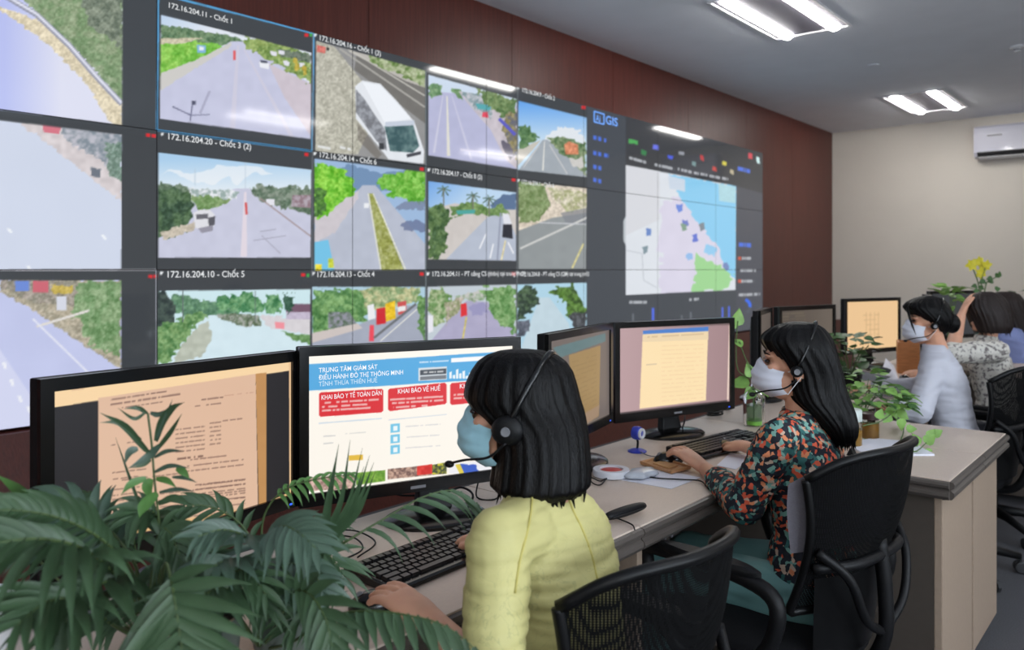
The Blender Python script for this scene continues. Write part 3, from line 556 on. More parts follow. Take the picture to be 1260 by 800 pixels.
def mp2(U, V, a, b):
    p = Paint(U, V, (255, 249, 238))
    p.poly([(370, 449), (560, 436.5), (660, 430), (660, 463), (370, 481.5)], (84, 170, 224)); p.poly([(555, 441), (640, 435), (640, 441), (555, 446)], (250, 250, 250)); p.words((516, 446), (552, 444), 2, (220, 236, 250), .8, unit=1.6)
    p.poly([(515, 453), (550, 451), (550, 467), (515, 469)], (216, 224, 230)); p.poly([(517, 455.5), (549, 453.5), (549, 460), (517, 462)], (70, 76, 84)); p.poly([(517, 463.5), (549, 461.5), (549, 466), (517, 468)], (120, 124, 130)); p.words((519, 458.5), (547, 457), 2.2, (220, 220, 220), .8, unit=1.5)
    for k, hh in enumerate((9, 5, 12, 7, 10, 4, 8)): p.poly([(553+k*4, 466), (556+k*4, 466), (556+k*4, 466-hh), (553+k*4, 467-hh)], (240, 246, 250))
    def card(x0, y0, x1, y1, hh):
        s = (y1-y0)/(x1-x0); p.poly([(x0+2, y0), (x1-2, y1), (x1, y1+2), (x1, y1+hh-2), (x1-2, y1+hh), (x0+2, y0+hh+1), (x0, y0+hh-1), (x0, y0+2)], (222, 46, 52))
    card(392.5, 483, 471.5, 478.5, 29); card(477.5, 478.5, 549.5, 471, 26.5); card(554, 471.5, 624, 465, 26)
    for k, (x0, x1, y) in enumerate(((396, 466, 496), (396, 452, 501), (396, 456, 505.5), (480, 545, 492), (480, 546, 496.5), (484, 526, 501.5), (558, 606, 486), (558, 600, 490.5))): p.words((x0, y), (x1, y-.062*(x1-x0)), 2.4, (246, 214, 208), .8, seed=k, unit=2.6)
    for k in range(3):
        y = 522+k*13.2; p.poly([(480.5, y), (492, y-1.2), (492, y+9.6), (480.5, y+10.8)], (120, 200, 232)); p.poly([(484, y+2.5), (489, y+2), (489, y+8), (484, y+8.5)], (240, 250, 252))
        p.words((499, y+3), (542, y), 1.2, (206, 206, 210), .7, seed=k)
    p.line((392, 521), (470, 515), 1.4, (206, 220, 232)); p.line((478, 517), (550, 510), 1.2, (214, 222, 230)); p.words((398, 537), (414, 536), 1.4, (200, 200, 200)); p.words((398, 546), (410, 545), 1.4, (200, 200, 200)); p.words((424, 534), (450, 532), 1.2, (214, 214, 210))
    p.poly([(429, 560.5), (446.5, 559.5), (446.5, 566), (429, 567)], (232, 190, 70))
    p.poly([(438, 582), (474, 578.5), (474, 592), (438, 597)], (140, 182, 74), c2=(100, 150, 50), sc=4); p.poly([(380, 588), (436, 584), (436, 602), (380, 604)], (224, 190, 176), c2=(150, 120, 110), sc=5, wob=1)
    p.poly([(477, 577.5), (549.5, 570), (549.5, 583), (477, 590)], (120, 92, 84), c2=(206, 170, 150), sc=3); p.poly([(513, 574), (532, 571), (532, 583), (513, 585)], (222, 60, 50), n=20, sc=4); p.poly([(532, 572), (549.5, 569), (549.5, 583), (532, 584)], (60, 70, 50), c2=(214, 206, 60), sc=4)
    p.poly([(553, 571), (640, 563), (640, 580), (553, 583)], (240, 240, 244)); p.poly([(566, 572), (584, 570), (592, 584), (570, 584)], (60, 96, 196), wob=2); p.poly([(560, 572), (566, 571), (572, 584), (566, 584)], (226, 206, 80))
    return p
def mp3(U, V, a, b):
    p = Paint(U, V, (112, 102, 98)); p.poly([(680, 428), (745, 410), (745, 420), (690, 440)], (92, 120, 124), n=5, sc=6); p.poly([(700, 437), (739, 425), (737, 512), (706, 532)], (158, 130, 86), n=4, sc=14)
    p.poly([(706, 516), (738, 498), (736, 512), (706, 533)], (160, 134, 110)); 
    for k in range(12): p.words((704, 446+k*6), (734, 437+k*5.4), 1, (134, 108, 70), .5, seed=k)
    return p
def mp4(U, V, a, b):
    p = Paint(U, V, (188, 158, 158)); p.grad([(750, 380), (900, 380), (900, 520), (750, 520)], (190, 160, 162), (762, 450), (166, 136, 138), (895, 450))
    p.poly([(755, 398), (900, 392), (900, 400), (755, 404)], (120, 100, 100)); p.words((760, 401), (895, 396), 2, (190, 160, 150), .6)
    p.poly([(791, 407), (871.5, 402), (868.6, 493), (787, 503)], (255, 228, 180), n=2, sc=30); p.poly([(791, 407), (871.5, 402), (871.5, 407.5), (791, 411.5)], (78, 130, 206)); p.poly([(791, 412), (871.5, 408), (871.5, 418), (791, 421)], (240, 216, 176)); p.words((794, 415), (866, 411), 1.6, (200, 170, 130), .6)
    for k in range(14): p.words((814, 426+k*5.2), (866, 424+k*5), 1, (238, 206, 158), .6, seed=k)
    p.line((795, 449), (808, 448), 1.2, (210, 190, 160)); p.line((898, 400), (895.5, 492), 2, (240, 216, 200)); p.line((758, 510), (895, 494), 3, (70, 60, 60))
    return p
def mp5(U, V, a, b):
    p = Paint(U, V, (92, 83, 76), ); p.grad([(950, 360), (1030, 360), (1030, 450), (950, 450)], (78, 70, 64), (957, 400), (108, 98, 88), (1026, 400))
    for k in range(5): p.words((962, 386+k*4), (992, 385+k*4), 1.4, (124, 112, 90), .6, seed=k)
    return p
def mp6(U, V, a, b):
    p = Paint(U, V, (238, 199, 150)); 
    for k in range(6): p.words((1062+k, 388+k*6), (1082, 387+k*6), 1.4, (206, 170, 126), .6, seed=k)
    for k in range(4): p.line((1066+k*5, 384), (1066+k*5, 414), .8, (214, 176, 130))
    return p
def mp_dark(U, V, a, b): return Paint(U, V, (58, 60, 64))
ZB, ZT = .832, 1.192
mon1, pl1 = monitor((.542, 1.524), (1.128, 1.605), ZB, ZT, 'black monitor showing a scanned page of text, behind the palm fronds', mp1, nu=320, nv=190, bw=.024)
mon2, pl2 = monitor((1.112, 1.582), (1.66, 1.377), ZB, ZT+.01, 'black monitor showing a white web page with red cards, before the woman in yellow', mp2, nu=320, nv=190, shift=(.06, 0))
mon3, pl3 = monitor((1.874, 1.454), (2.426, 1.591), ZB+.01, ZT, 'black monitor turned aside with a dim brown screen, right of the bobbed head', mp3)
mon4, pl4 = monitor((2.474, 1.61), (3.049, 1.421), ZB-.005, ZT-.002, 'black monitor showing a cream page between mauve margins, in front of the floral blouse', mp4)
mon5a, _ = monitor((3.62, 1.56), (4.0, 1.66), ZB, ZT-.002, 'monitor seen almost edge on, just left of the hair of the floral-bloused woman', mp5, DIM, nu=60, nv=40)
mon5, _ = monitor((4.06, 1.647), (4.545, 1.527), ZB, ZT-.002, 'monitor with a dark brown screen behind the hair of the floral-bloused woman', mp5, DIM, nu=60, nv=40)
mon6, _ = monitor((5.36, 1.74), (5.90, 1.55), ZB, ZT+.002, 'monitor with an orange tinted page, in front of the woman in white', mp6, nu=90, nv=60)
def mtext(body, pl, px, py, h, c, par, bold=.01, sx=1.0):
    bold = min(bold, .006); o = lettering('lettering', body, pl[0], pl[1], pl[2], pl[3], px, py, h, c, None, bold, sx)
    bpy.context.view_layer.update(); o.parent = par; o.matrix_parent_inverse = par.matrix_world.inverted()
w1 = (250, 252, 255)
mtext('TRUNG TÂM GIÁM SÁT', pl2, 392, 458.5, .0115, w1, mon2, .02, .88); mtext('ĐIỀU HÀNH ĐÔ THỊ THÔNG MINH', pl2, 392, 467.5, .0115, w1, mon2, .02, .84); mtext('TỈNH THỪA THIÊN HUẾ', pl2, 392, 475.5, .0115, (214, 236, 250), mon2, 0, .84)
mtext('KHAI BÁO Y TẾ TOÀN DÂN', pl2, 395, 492, .0115, w1, mon2, .025, .76); mtext('KHAI BÁO VỀ HUẾ', pl2, 489, 484.5, .0120, w1, mon2, .025, .84); mtext('KHAI BÁO', pl2, 565, 478, .0125, w1, mon2, .025, 1.0)
# ---------------------------------------------------------------- desks
def desk(s0, s1, lab, ret=None, left_leg=True, right_leg=True, panel=True):
    t = thing('desk', lab, 'desk', ((s0+s1)/2, 1.05, 0)); ox = (s0+s1)/2
    g = .002; a, b = s0+g-ox, s1-g-ox
    top = [(a, 0), (b, 0), (b, .58), (a, .58)]
    if ret == 'right': r0 = s1-.46-ox; top = [(a, 0), (r0, 0), (r0, -.48), (b, -.48), (b, .58), (a, .58)]
    if ret == 'left': r0 = s0+.46-ox; top = [(a, -.48), (r0, -.48), (r0, 0), (b, 0), (b, .58), (a, .58)]
    mb = MB(); mb.rings([[(x, y, .722) for x, y in top], [(x, y, .75) for x, y in top]]); mb.build('worktop', M['desk'], t, bevel=.002)
    # ribbed dark strip under the front edge
    e = MB()
    def strip(p, q):
        p, q = Vector((*p, 0)), Vector((*q, 0)); d = (q-p).normalized(); n = Vector((d.y, -d.x, 0))
        prof = [(.0, .746), (.010, .744), (.014, .736), (.012, .728), (.004, .722), (.004, .718), (.012, .712), (.013, .702), (.006, .692), (-.02, .688), (-.02, .722)]
        e.rings([[base+n*o+Vector((0, 0, z)) for o, z in prof] for base in (p, q)])
    L = len(top)
    for i in range(L):
        p, q = top[i], top[(i+1) % L]
        if p[1] > .5 and q[1] > .5: continue
        if abs(p[0]-q[0]) < 1e-6 and not (ret and min(p[1], q[1]) < -.1 and abs(p[0]-r0) < 1e-6) : continue
        strip(p, q)
    e.build('edge_strip', M['desk_edge'], t)
    for flag, xx in ((left_leg, a+.05), (right_leg, b-.08)):
        if flag: MB().box((xx, .04, .002), (xx+.025, .55, .72)).build('side_panel', M['cab'], t, bevel=.002)
    if panel: MB().box((a+.06, .44, .28), (b-.06, .458, .70)).build('modesty_panel', M['desk_panel'], t)
    if ret:
        x0, x1 = (r0+.03, b-.012) if ret == 'right' else (a+.012, r0-.03)
        # end panel, side boards and feet of the return unit
        MB().box((x0, -.455, .06), (x1, -.43, .70)).build('end_panel', M['cab'], t, bevel=.004)
        sx = x0 if ret == 'right' else x1-.02
        MB().box((sx, -.43, .05), (sx+.02, .42, .715)).build('side_panel', M['desk_panel'], t)
        for fx in (x0+.03, x1-.05): MB().lathe([(.022, .0), (.022, .012), (.012, .018), (.012, .07)], (fx+.01, -.40, 0), 10).build('foot', M['black'], t)
        MB().box((x0+.02, -.43, .70), (x1-.02, .42, .72)).build('top_rail', M['dark_grey'], t)
    return t
desk(.30, 1.73, 'desk under the two nearest monitors, where the woman in yellow works')
desk(1.73, 3.16, 'L-shaped desk where the woman in the floral blouse works, with the nearer end panel', 'right', right_leg=False)
desk(3.16, 4.60, 'L-shaped desk of the woman in white, its end panel beside the floor aisle', 'left', left_leg=False)
desk(4.60, 6.00, 'far desk by the seated woman in the speckled top, with a side return', 'right', right_leg=False)
desk(6.00, 7.44, 'farthest desk beside the woman in the blue shirt', 'left', left_leg=False)
# ---------------------------------------------------------------- office chairs
M['mesh'] = mat('black_chair_mesh', (6, 6, 7), .85, spec=.15)
def net(m):
    nt = m.node_tree; b = nt.nodes['Principled BSDF']; tc = nt.nodes.new('ShaderNodeTexCoord'); ck = nt.nodes.new('ShaderNodeTexVoronoi'); ck.inputs['Scale'].default_value = 260; ck.inputs['Randomness'].default_value = 0
    nt.links.new(tc.outputs['Object'], ck.inputs[0]); r = nt.nodes.new('ShaderNodeMath'); r.operation = 'LESS_THAN'; r.inputs[1].default_value = .33
    nt.links.new(ck.outputs['Distance'], r.inputs[0]); m2 = nt.nodes.new('ShaderNodeMath'); m2.operation = 'MULTIPLY'; m2.inputs[1].default_value = .55
    s = nt.nodes.new('ShaderNodeMath'); s.operation = 'SUBTRACT'; s.inputs[0].default_value = 1.0
    nt.links.new(r.outputs[0], m2.inputs[0]); nt.links.new(m2.outputs[0], s.inputs[1]); nt.links.new(s.outputs[0], b.inputs['Alpha'])
net(M['mesh'])
M['pad'] = mat('charcoal_fabric', (24, 24, 26), .9, spec=.15, noise=.2, nscale=300)
M['grey_pad'] = mat('grey_fabric', (112, 108, 116), .8, noise=.1, nscale=300)
def chair(x, y, rz, lab, grey_back=False, zt=.97, wide=.235, recl=.12):
    t = thing('office_chair', lab, 'chair', (x, y, 0), rz)
    def back(u, v, o=0):
        w = wide*(.84+.16*v) ; xx = u*w
        zz = .58+v*(zt-.58)-.06*abs(u)**5*v*v ; yy = -.235-recl*v+.06*u*u+.06*u**4*v+.03*math.sin(v*PI)*-1+o
        return (xx, yy, zz)
    mb = MB(); mb.grid(lambda a, b: back(a*2-1, b), 16, 12); mb.build('backrest_mesh', M['mesh'], t, smooth=True)
    rim = [back(u, 1) for u in np.linspace(-1, 1, 13)] + [back(1, v) for v in np.linspace(.93, .0, 9)] + [back(u, 0) for u in np.linspace(.9, -.9, 9)] + [back(-1, v) for v in np.linspace(0, .93, 9)]
    rim.append(rim[0]); mb = MB(); mb.tube(spline(rim, 3), .0105, 8); mb.build('backrest_frame', M['satin_black'], t, smooth=True)
    if grey_back:
        mb = MB(); g = lambda a, b: back(-(1-a)*1.02+a*.3, .40+b*.56, .035-.015*a+.015*math.sin(b*PI)); mb.grid(g, 14, 10); mb.build('back_pad', M['grey_pad'], t, smooth=True, label='grey padded inner face of the backrest')
    # seat
    rg = []
    for k, (f, z) in enumerate(((.86, .405), (.98, .415), (1.0, .44), (.98, .468), (.9, .482), (.6, .488), (.01, .488))):
        rg.append([(f*.245*math.copysign(abs(math.cos(a))**.55, math.cos(a)), .01+f*.235*math.copysign(abs(math.sin(a))**.55, math.sin(a)), z) for a in [2*PI*j/32 for j in range(32)]])
    MB().rings(rg).build('seat', M['pad'], t, smooth=True)
    mb = MB(); mb.grid(lambda a, b: ((a*2-1)*(.15+.03*b), -.262-.02*b+.05*(a*2-1)**2, .47+b*.20), 10, 6); lo_ = mb.build('lower_back_shell', M['satin_black'], t, smooth=True)
    # spine and lumbar bars
    mb = MB(); mb.tube(spline([(0, -.05, .40), (0, -.24, .41), (0, -.31, .50), (0, -.315, .62), (0, -.30, .74)]), .018, 8)
    for sg in (-1, 1): mb.tube(spline([(0, -.31, .52), (sg*.10, -.315, .58), (sg*.15, -.30, .68), (sg*.20, -.25, .74)]), .011, 8)
    mb.build('back_brace', M['black'], t, smooth=True)
    MB().tube(spline([(-.20, -.24, .70), (-.1, -.30, .705), (.1, -.30, .705), (.20, -.24, .70)]), .013, 8).build('lumbar_bar', M['black'], t, smooth=True)
    MB().box((-.16, -.10, .385), (.16, .12, .405)).build('seat_plate', M['black'], t, bevel=.004)
    for sg in (-1, 1):
        x_ = sg*.285
        lp = [(sg*.2, .02, .40), (x_, .06, .43), (x_, .14, .56), (x_, .17, .655), (x_, .10, .672), (x_, -.12, .665), (x_, -.20, .62), (x_, -.16, .50), (x_, -.03, .42), (sg*.2, -.03, .40)]
        mb = MB(); mb.tube(spline(lp, 5), .019, 8); mb.build('armrest_loop', M['black'], t, smooth=True)
        MB().rings([[(x_+f*.028*math.cos(a), -.01+f*.15*math.sin(a)+0, z) for a in [2*PI*j/20 for j in range(20)]] for f, z in ((.9, .672), (1, .678), (1, .688), (.85, .696))]).build('armrest_pad', M['black'], t, smooth='auto')
    MB().lathe([(.028, .11), (.028, .24), (.018, .245), (.018, .39), (.04, .39)], n=16).build('gas_post', M['black'], t, smooth='auto')
    for k in range(5):
        a = 2*PI*k/5+.3; c_, s_ = math.cos(a), math.sin(a)
        mb = MB(); mb.tube([(0, 0, .115), (c_*.14, s_*.14, .105), (c_*.29, s_*.29, .075)], [.03, .022, .016], 8); leg = mb.build('base_leg', M['black'], t, smooth=True)
        mb = MB()
        for q in (-.014, .014):
            ctr = Vector((c_*.29, s_*.29, .028)); ax = Vector((-s_, c_, 0))
            ring = lambda off, r: [ctr+ax*off+Vector((c_*math.cos(b), s_*math.cos(b), math.sin(b)))*r for b in [2*PI*j/14 for j in range(14)]]
            mb.rings([ring(q-.009, .022), ring(q-.007, .027), ring(q+.007, .027), ring(q+.009, .022)])
        mb.tube([(c_*.29, s_*.29, .03), (c_*.29, s_*.29, .075)], .006, 6); mb.build('caster', M['dark_grey'], leg)
    return t
chair(1.185, .93, -.10, 'black mesh office chair behind the woman in yellow, cut by the bottom edge', zt=.945, wide=.21)
chair(2.085, .88, -.14, 'black mesh office chair with grey inner back, behind the woman in the floral blouse', True, zt=.965, wide=.225)
chair(4.19, .88, -.14, 'black office chair of the woman in white, beyond the desk returns', zt=.965)
chair(4.93, .84, -.2, 'black office chair of the woman in the speckled top, by the far desk edge', zt=.92)
chair(6.62, .82, -.2, 'farthest office chair, behind the woman in the blue shirt', zt=.9)
# ---------------------------------------------------------------- keyboards and mice
keymesh = {}
def keycap(w):
    k = round(w, 4)
    if k not in keymesh:
        mb = MB(); hw = w/2-.0012; hd = .0083
        mb.rings([[(-hw, -hd, 0), (hw, -hd, 0), (hw, hd, 0), (-hw, hd, 0)], [(-hw+.0015, -hd+.001, .006), (hw-.0015, -hd+.001, .006), (hw-.0015, hd-.0025, .006), (-hw+.0015, hd-.0025, .006)]])
        keymesh[k] = mb.mesh('key', M['key'])
    return keymesh[k]
M['key'] = mat('keycap_plastic', (30, 30, 33), .38, spec=.6)
def keyboard(x, y, rz, lab, parts=True):
    t = thing('keyboard', lab, 'keyboard', (x, y, DZ), rz)
    b = MB(); W, D = .225, .078
    b.rings([[(-W, -D, .002), (W, -D, .002), (W, D, .002), (-W, D, .002)], [(-W, -D, .010), (W, -D, .010), (W, D, .022), (-W, D, .022)], [(-W+.006, -D+.006, .013), (W-.006, -D+.006, .013), (W-.006, D-.006, .025), (-W+.006, D-.006, .025)]])
    b.build('case', M['gloss_black'], t, bevel=.002)
    tilt = math.atan2(.012, .156); allk = MB()
    def put(cx, r, w):
        yy = -.048+r*.0192+(.006 if r == 5 else 0); z = .013+(yy+.072)/.144*.012
        if parts:
            o = bpy.data.objects.new('key', keycap(w)); link(o, t); o.location = (cx, yy, z); o.rotation_euler = (tilt, 0, 0)
        else:
            hw = w/2-.0012; allk.box((cx-hw, yy-.008, z), (cx+hw, yy+.008, z+.006))
    p = .0188; x0 = -.212
    rows = [[1.5, 1.25, 1.25, 5.5, 1.25, 1.25, 1.25, 1.75], [2.25]+[1]*10+[2.75], [1.75]+[1]*11+[2.25], [1.5]+[1]*12+[1.5], [1]*13+[2], [1]*13+[2]]
    for r, row in enumerate(rows):
        c = x0
        for w in row: put(c+w*p/2, r, w*p); c += w*p
        c += .006
        if r in (0, 3, 4, 5):
            for k in range(3): put(c+(k+.5)*p, r, p)
        elif r == 1: put(c+1.5*p, r, p)
        c += 3*p+.006
        if r < 5:
            for k in range(4):
                if r == 0 and k == 1: continue
                put(c+(k+.5)*p*.96, r, p*.94)
    if not parts: ob = allk.build('keys', M['key'], t); ob['kind'] = 'stuff'
    return t
keyboard(1.275, 1.265, .02, 'black keyboard with many keys under the left hand of the woman in yellow')
kb2 = PZ(882, 549, DZ)
keyboard(kb2.x, kb2.y-.02, -.12, 'black keyboard in front of the stand of the monitor with the mauve margins', parts=False)
def mouse(p, rz, lab):
    t = thing('computer_mouse', lab, 'mouse', (p[0], p[1], DZ), rz); rg = []
    for f, z in ((.9, 0), (1, .006), (.97, .016), (.85, .026), (.6, .033), (.2, .036), (.01, .0365)):
        rg.append([(f*.030*math.cos(a), f*.052*math.sin(a)-.008*(z/.036), z) for a in [2*PI*j/24 for j in range(24)]])
    MB().rings(rg).build('shell', M['gloss_black'], t, smooth=True)
    w = MB(); w.rings([[(off, .028+.009*math.cos(a), .027+.009*math.sin(a)) for a in [2*PI*j/12 for j in range(12)]] for off in (-.003, .003)]); w.build('scroll_wheel', M['mid_grey'], t)
    return t
def cable(name, pts, r, lab, cat='cable', m=None):
    o = MB().tube(spline(pts, 6), r, 6).build(name, m or M['black'], None, smooth=True); return tag(o, lab, cat)
m1 = PZ(462, 744, DZ+.01); mouse(m1, .9, 'black mouse under the fingers of the woman in yellow')
m2 = PZ(822, 566, DZ+.01); mouse(m2, .9, 'black mouse under the left hand of the woman in the floral blouse')
m3 = PZ(896, 550, DZ+.01); mouse(m3, -.6, 'black rounded mouse at the right hand of the woman in the floral blouse')
def sheet(pts, z, lab, m=None, name='paper_sheet', cat='paper', th=.0012):
    b = [PZ(x, y, z) for x, y in pts]
    o = MB().rings([[(q.x, q.y, z) for q in b], [(q.x, q.y, z+th) for q in b]]).build(name, m or M['paper'], None); return tag(o, lab, cat)
D0z = DZ+.0006
sheet([(748, 588), (800, 576), (862, 588), (826, 602)], D0z, 'white sheet under the telephone cable, beside the red and white tape roll')
sheet([(882, 573), (898, 558), (928, 562), (905, 578)], D0z, 'white sheet between the keyboard and the floral sleeve')
# wooden tray with small black puncher
b = [PZ(x, y, DZ+.002) for x, y in ((788, 572), (812, 566), (850, 578), (826, 584))]
t = thing('wooden_tray', 'small tan wooden tray left of the mouse, on the desk', 'tray', b[0])
c0 = sum(b, Vector())/4
def shrink(f, z): return [(c0.x+(q.x-c0.x)*f-b[0].x, c0.y+(q.y-c0.y)*f-b[0].y, z) for q in b]
MB().rings([shrink(1, 0.002), shrink(1.03, .012), shrink(.95, .012), shrink(.9, .006)]).build('tray_body', mat('tan_wood', (190, 140, 96), .5, noise=.15, nscale=40, stretch=(1, 8, 1)), t)
MB().rings([shrink(.5, .007), shrink(.5, .010)]).build('tray_liner', mat('tan_liner', (206, 160, 110), .6), t)
# tape roll: white ring with a red hub
q = PZ(752, 582, DZ+.01)
t = thing('tape_roll', 'flat white roll with a red centre, right of the bobbed hair', 'tape', (q.x, q.y, DZ+.003))
MB().rings([[(r*math.cos(a), r*math.sin(a), z) for a in [2*PI*j/32 for j in range(32)]] for r, z in ((.055, 0), (.057, .01), (.055, .02), (.037, .02), (.036, .0))], cap=False).build('roll', mat('roll_white', (214, 216, 224), .4), t, smooth='auto')
MB().lathe([(.035, 0), (.035, .014), (.03, .017), (.001, .017)], n=28).build('hub', mat('hub_red', (196, 62, 62), .4), t, smooth='auto')
# clear plastic bag beside it
q = PZ(790, 583, DZ+.01)
mb = MB(); rg = []
for k, (f, z) in enumerate(((.8, .0), (1, .006), (.9, .014), (.5, .019), (.05, .02))):
    rg.append([(q.x+f*(.07+.008*math.sin(3*a))*math.cos(a), q.y+f*(.04+.006*math.sin(5*a+1))*math.sin(a), DZ+.004+z) for a in [2*PI*j/30 for j in range(30)]])
o = mb.rings(rg).build('plastic_bag', mat('milky_plastic', (190, 196, 206), .25), None, smooth=True); tag(o, 'flattened pale plastic bag right of the red and white roll', 'bag')
# handset and cables
q = PZ(768, 629, DZ+.02)
t = thing('glasses_case', 'slim black glasses case near the front desk edge, right of the yellow sleeve', 'case', (q.x, q.y, DZ+.001), -.12)
rg = []
for k in range(13):
    a = k/12; r = .0125*max(.3, math.sin(PI*min(1, max(0, a*.94+.03)))**.22); rg.append([(-.07+.15*a, 1.25*r*math.cos(b), .018+r*math.sin(b)*1.0) for b in [2*PI*j/16 for j in range(16)]])
MB().rings(rg).build('shell', M['black'], t, smooth=True)
MB().box((-.06, -.0165, .0172), (.06, -.0145, .0185)).build('seam', M['dark_grey'], t)
cz = lambda x, y, z=DZ+.006: PZ(x, y, z)
cable('headset_cable', [cz(706, 580), cz(728, 588), cz(738, 592), cz(744, 590), cz(758, 585), cz(782, 583), cz(805, 588), cz(836, 590), cz(862, 592), cz(872, 602)], .0022, 'thin black cable lying across the white sheet and over the desk edge')
cable('headset_cable', [cz(724, 590), cz(732, 596), cz(740, 596), cz(748, 586)], .0022, 'short black cable loop just right of the bobbed hair')
cable('headset_cable', [cz(752, 636), cz(765, 640), cz(778, 646), cz(781, 652)], .002, 'short black cable in front of the glasses case')
cable('monitor_cable', [P(480, 606, 2.2), P(500, 610, 2.16), P(545, 607, 2.14), P(568, 600, 2.15), P(582, 612, 2.1), cz(560, 640), cz(520, 650)], .003, 'black cable curling behind the stand of the web page monitor')
cable('monitor_cable', [P(590, 586, 2.25), cz(587, 612), cz(612, 613), P(614, 590, 2.3)], .0025, 'black cable loop on the desk left of the bobbed hair')
cable('headset_cable', [cz(408, 658), cz(436, 662), cz(446, 676), cz(420, 690)], .002, 'black cable looping on the desk behind the palm')
cable('headset_cable', [cz(412, 652), cz(440, 654), cz(462, 668), cz(440, 686)], .002, 'outer black cable loop on the desk behind the palm')
cable('monitor_cable', [P(843, 512, 3.15), P(842, 520, 3.1), cz(840, 530), cz(858, 534)], .003, 'black cable hanging below the monitor with the mauve margins')
# blue webcam
q = PZ(784, 556, DZ)
t = thing('webcam', 'small blue and white webcam standing on the desk, left of the round monitor stand', 'webcam', (q.x, q.y, DZ))
blue = mat('translucent_blue', (50, 66, 176), .3)
MB().lathe([(.032, 0), (.033, .004), (.02, .010), (.006, .012)], n=24).build('foot', blue, t, smooth='auto')
MB().tube(spline([(0, 0, .01), (.004, 0, .03), (.0, 0, .045)]), .004, 8).build('stem', M['black'], t, smooth=True)
MB().rings([[(.0+r*math.cos(a), y, .065+r*math.sin(a)) for a in [2*PI*j/20 for j in range(20)]] for r, y in ((.012, .018), (.022, .012), (.024, 0), (.022, -.012), (.012, -.018))]).build('camera_head', blue, t, smooth='auto')
MB().rings([[(.0+r*math.cos(a), y, .065+r*math.sin(a)) for a in [2*PI*j/20 for j in range(20)]] for r, y in ((.018, -.010), (.018, -.022), (.011, -.022), (.009, -.016))]).build('lens_ring', M['white'], t, smooth='auto')
cable('webcam_cable', [cz(788, 556), cz(796, 560), cz(806, 562), cz(818, 562)], .002, 'pale cable leading right from the blue webcam', m=M['mid_grey'])
# clutter behind: cable heap and phone by the bottle
for k, (x, y, lab) in enumerate(((880, 510, 'dark cable coil at the foot of the mauve monitor, left of the bottle'), (893, 503, 'second dark cable coil, just left of the bottle'))):
    q = PZ(x, y, DZ+.01); pts = [Vector((q.x+.04*math.cos(a*1.1)*(1+.1*math.sin(a)), q.y+.03*math.sin(a*1.1), DZ+.006+.002*a)) for a in np.linspace(0, 14, 24)]
    cable('cable_coil', pts, .004, lab)
# glass bottle with pothos
q = PZ(928, 524, DZ); BQ = Vector((q.x, q.y, DZ))
t = thing('glass_bottle', 'clear square-shouldered glass bottle holding a climbing vine, between the monitors', 'bottle', (q.x, q.y, DZ))
prof = [(.001, .002), (.040, .002), (.043, .01), (.043, .115), (.036, .135), (.014, .152), (.012, .17), (.015, .172)]
MB().lathe(prof, n=28, cap=False).build('glass', M['glass'], t, smooth='auto')
MB().lathe([(.001, .006), (.038, .006), (.039, .085), (.001, .085)], n=24).build('water', mat('greenish_water', (150, 170, 140), .05, trans=.8, ior=1.2), t, smooth='auto')
MB().lathe([(.034, .004), (.041, .008), (.041, .022), (.03, .024)], n=24).build('moss', mat('green_moss', (110, 160, 60), .8), t)
M['leaf_light'] = mat('light_green_leaf', (126, 168, 82), .45, noise=.25, nscale=18, spec=.5)
M['leaf_mid'] = mat('mid_green_leaf', (66, 104, 54), .45, noise=.3, nscale=14, spec=.5)
M['stem'] = mat('green_stem', (84, 108, 62), .6)
def heart_leaf(parent, base, d, up, L, m, name='leaf', droop=.25):
    d = Vector(d).normalized(); up = Vector(up); sd = d.cross(up).normalized(); nn = sd.cross(d).normalized()
    base = Vector(base); mb = MB(); vs = []
    for i, (t_, w_) in enumerate(((0, .12), (.12, .36), (.35, .42), (.6, .30), (.82, .14), (1, .005))):
        c = base+d*(L*t_)-nn*(L*droop*t_*t_)
        vs += [c-sd*w_*L+nn*.06*L, c, c+sd*w_*L+nn*.06*L]
    fs = [(i*3+j, i*3+j+1, i*3+j+4, i*3+j+3) for i in range(5) for j in range(2)]
    mb.add(vs, fs); return mb.build(name, m, parent, smooth=True)
def rel(o, par):
    o.parent = par; o.matrix_parent_inverse = Matrix.Translation(-par.location); return o
def vine(name, lab, cat, loc, stems, leaves, m, group=None):
    t = thing(name, lab, cat, loc, group=group)
    for st in stems: rel(MB().tube(spline(st, 5), .0022, 6).build('stem', M['stem'], None, smooth=True), t)
    for bs, dr, up, L in leaves: rel(heart_leaf(None, bs, dr, up, L, m), t)
    return t
Yb = (q.x*CT+q.y*ST)
V3 = lambda a, b, c: RIGHT*a+UP*b+FWD*c
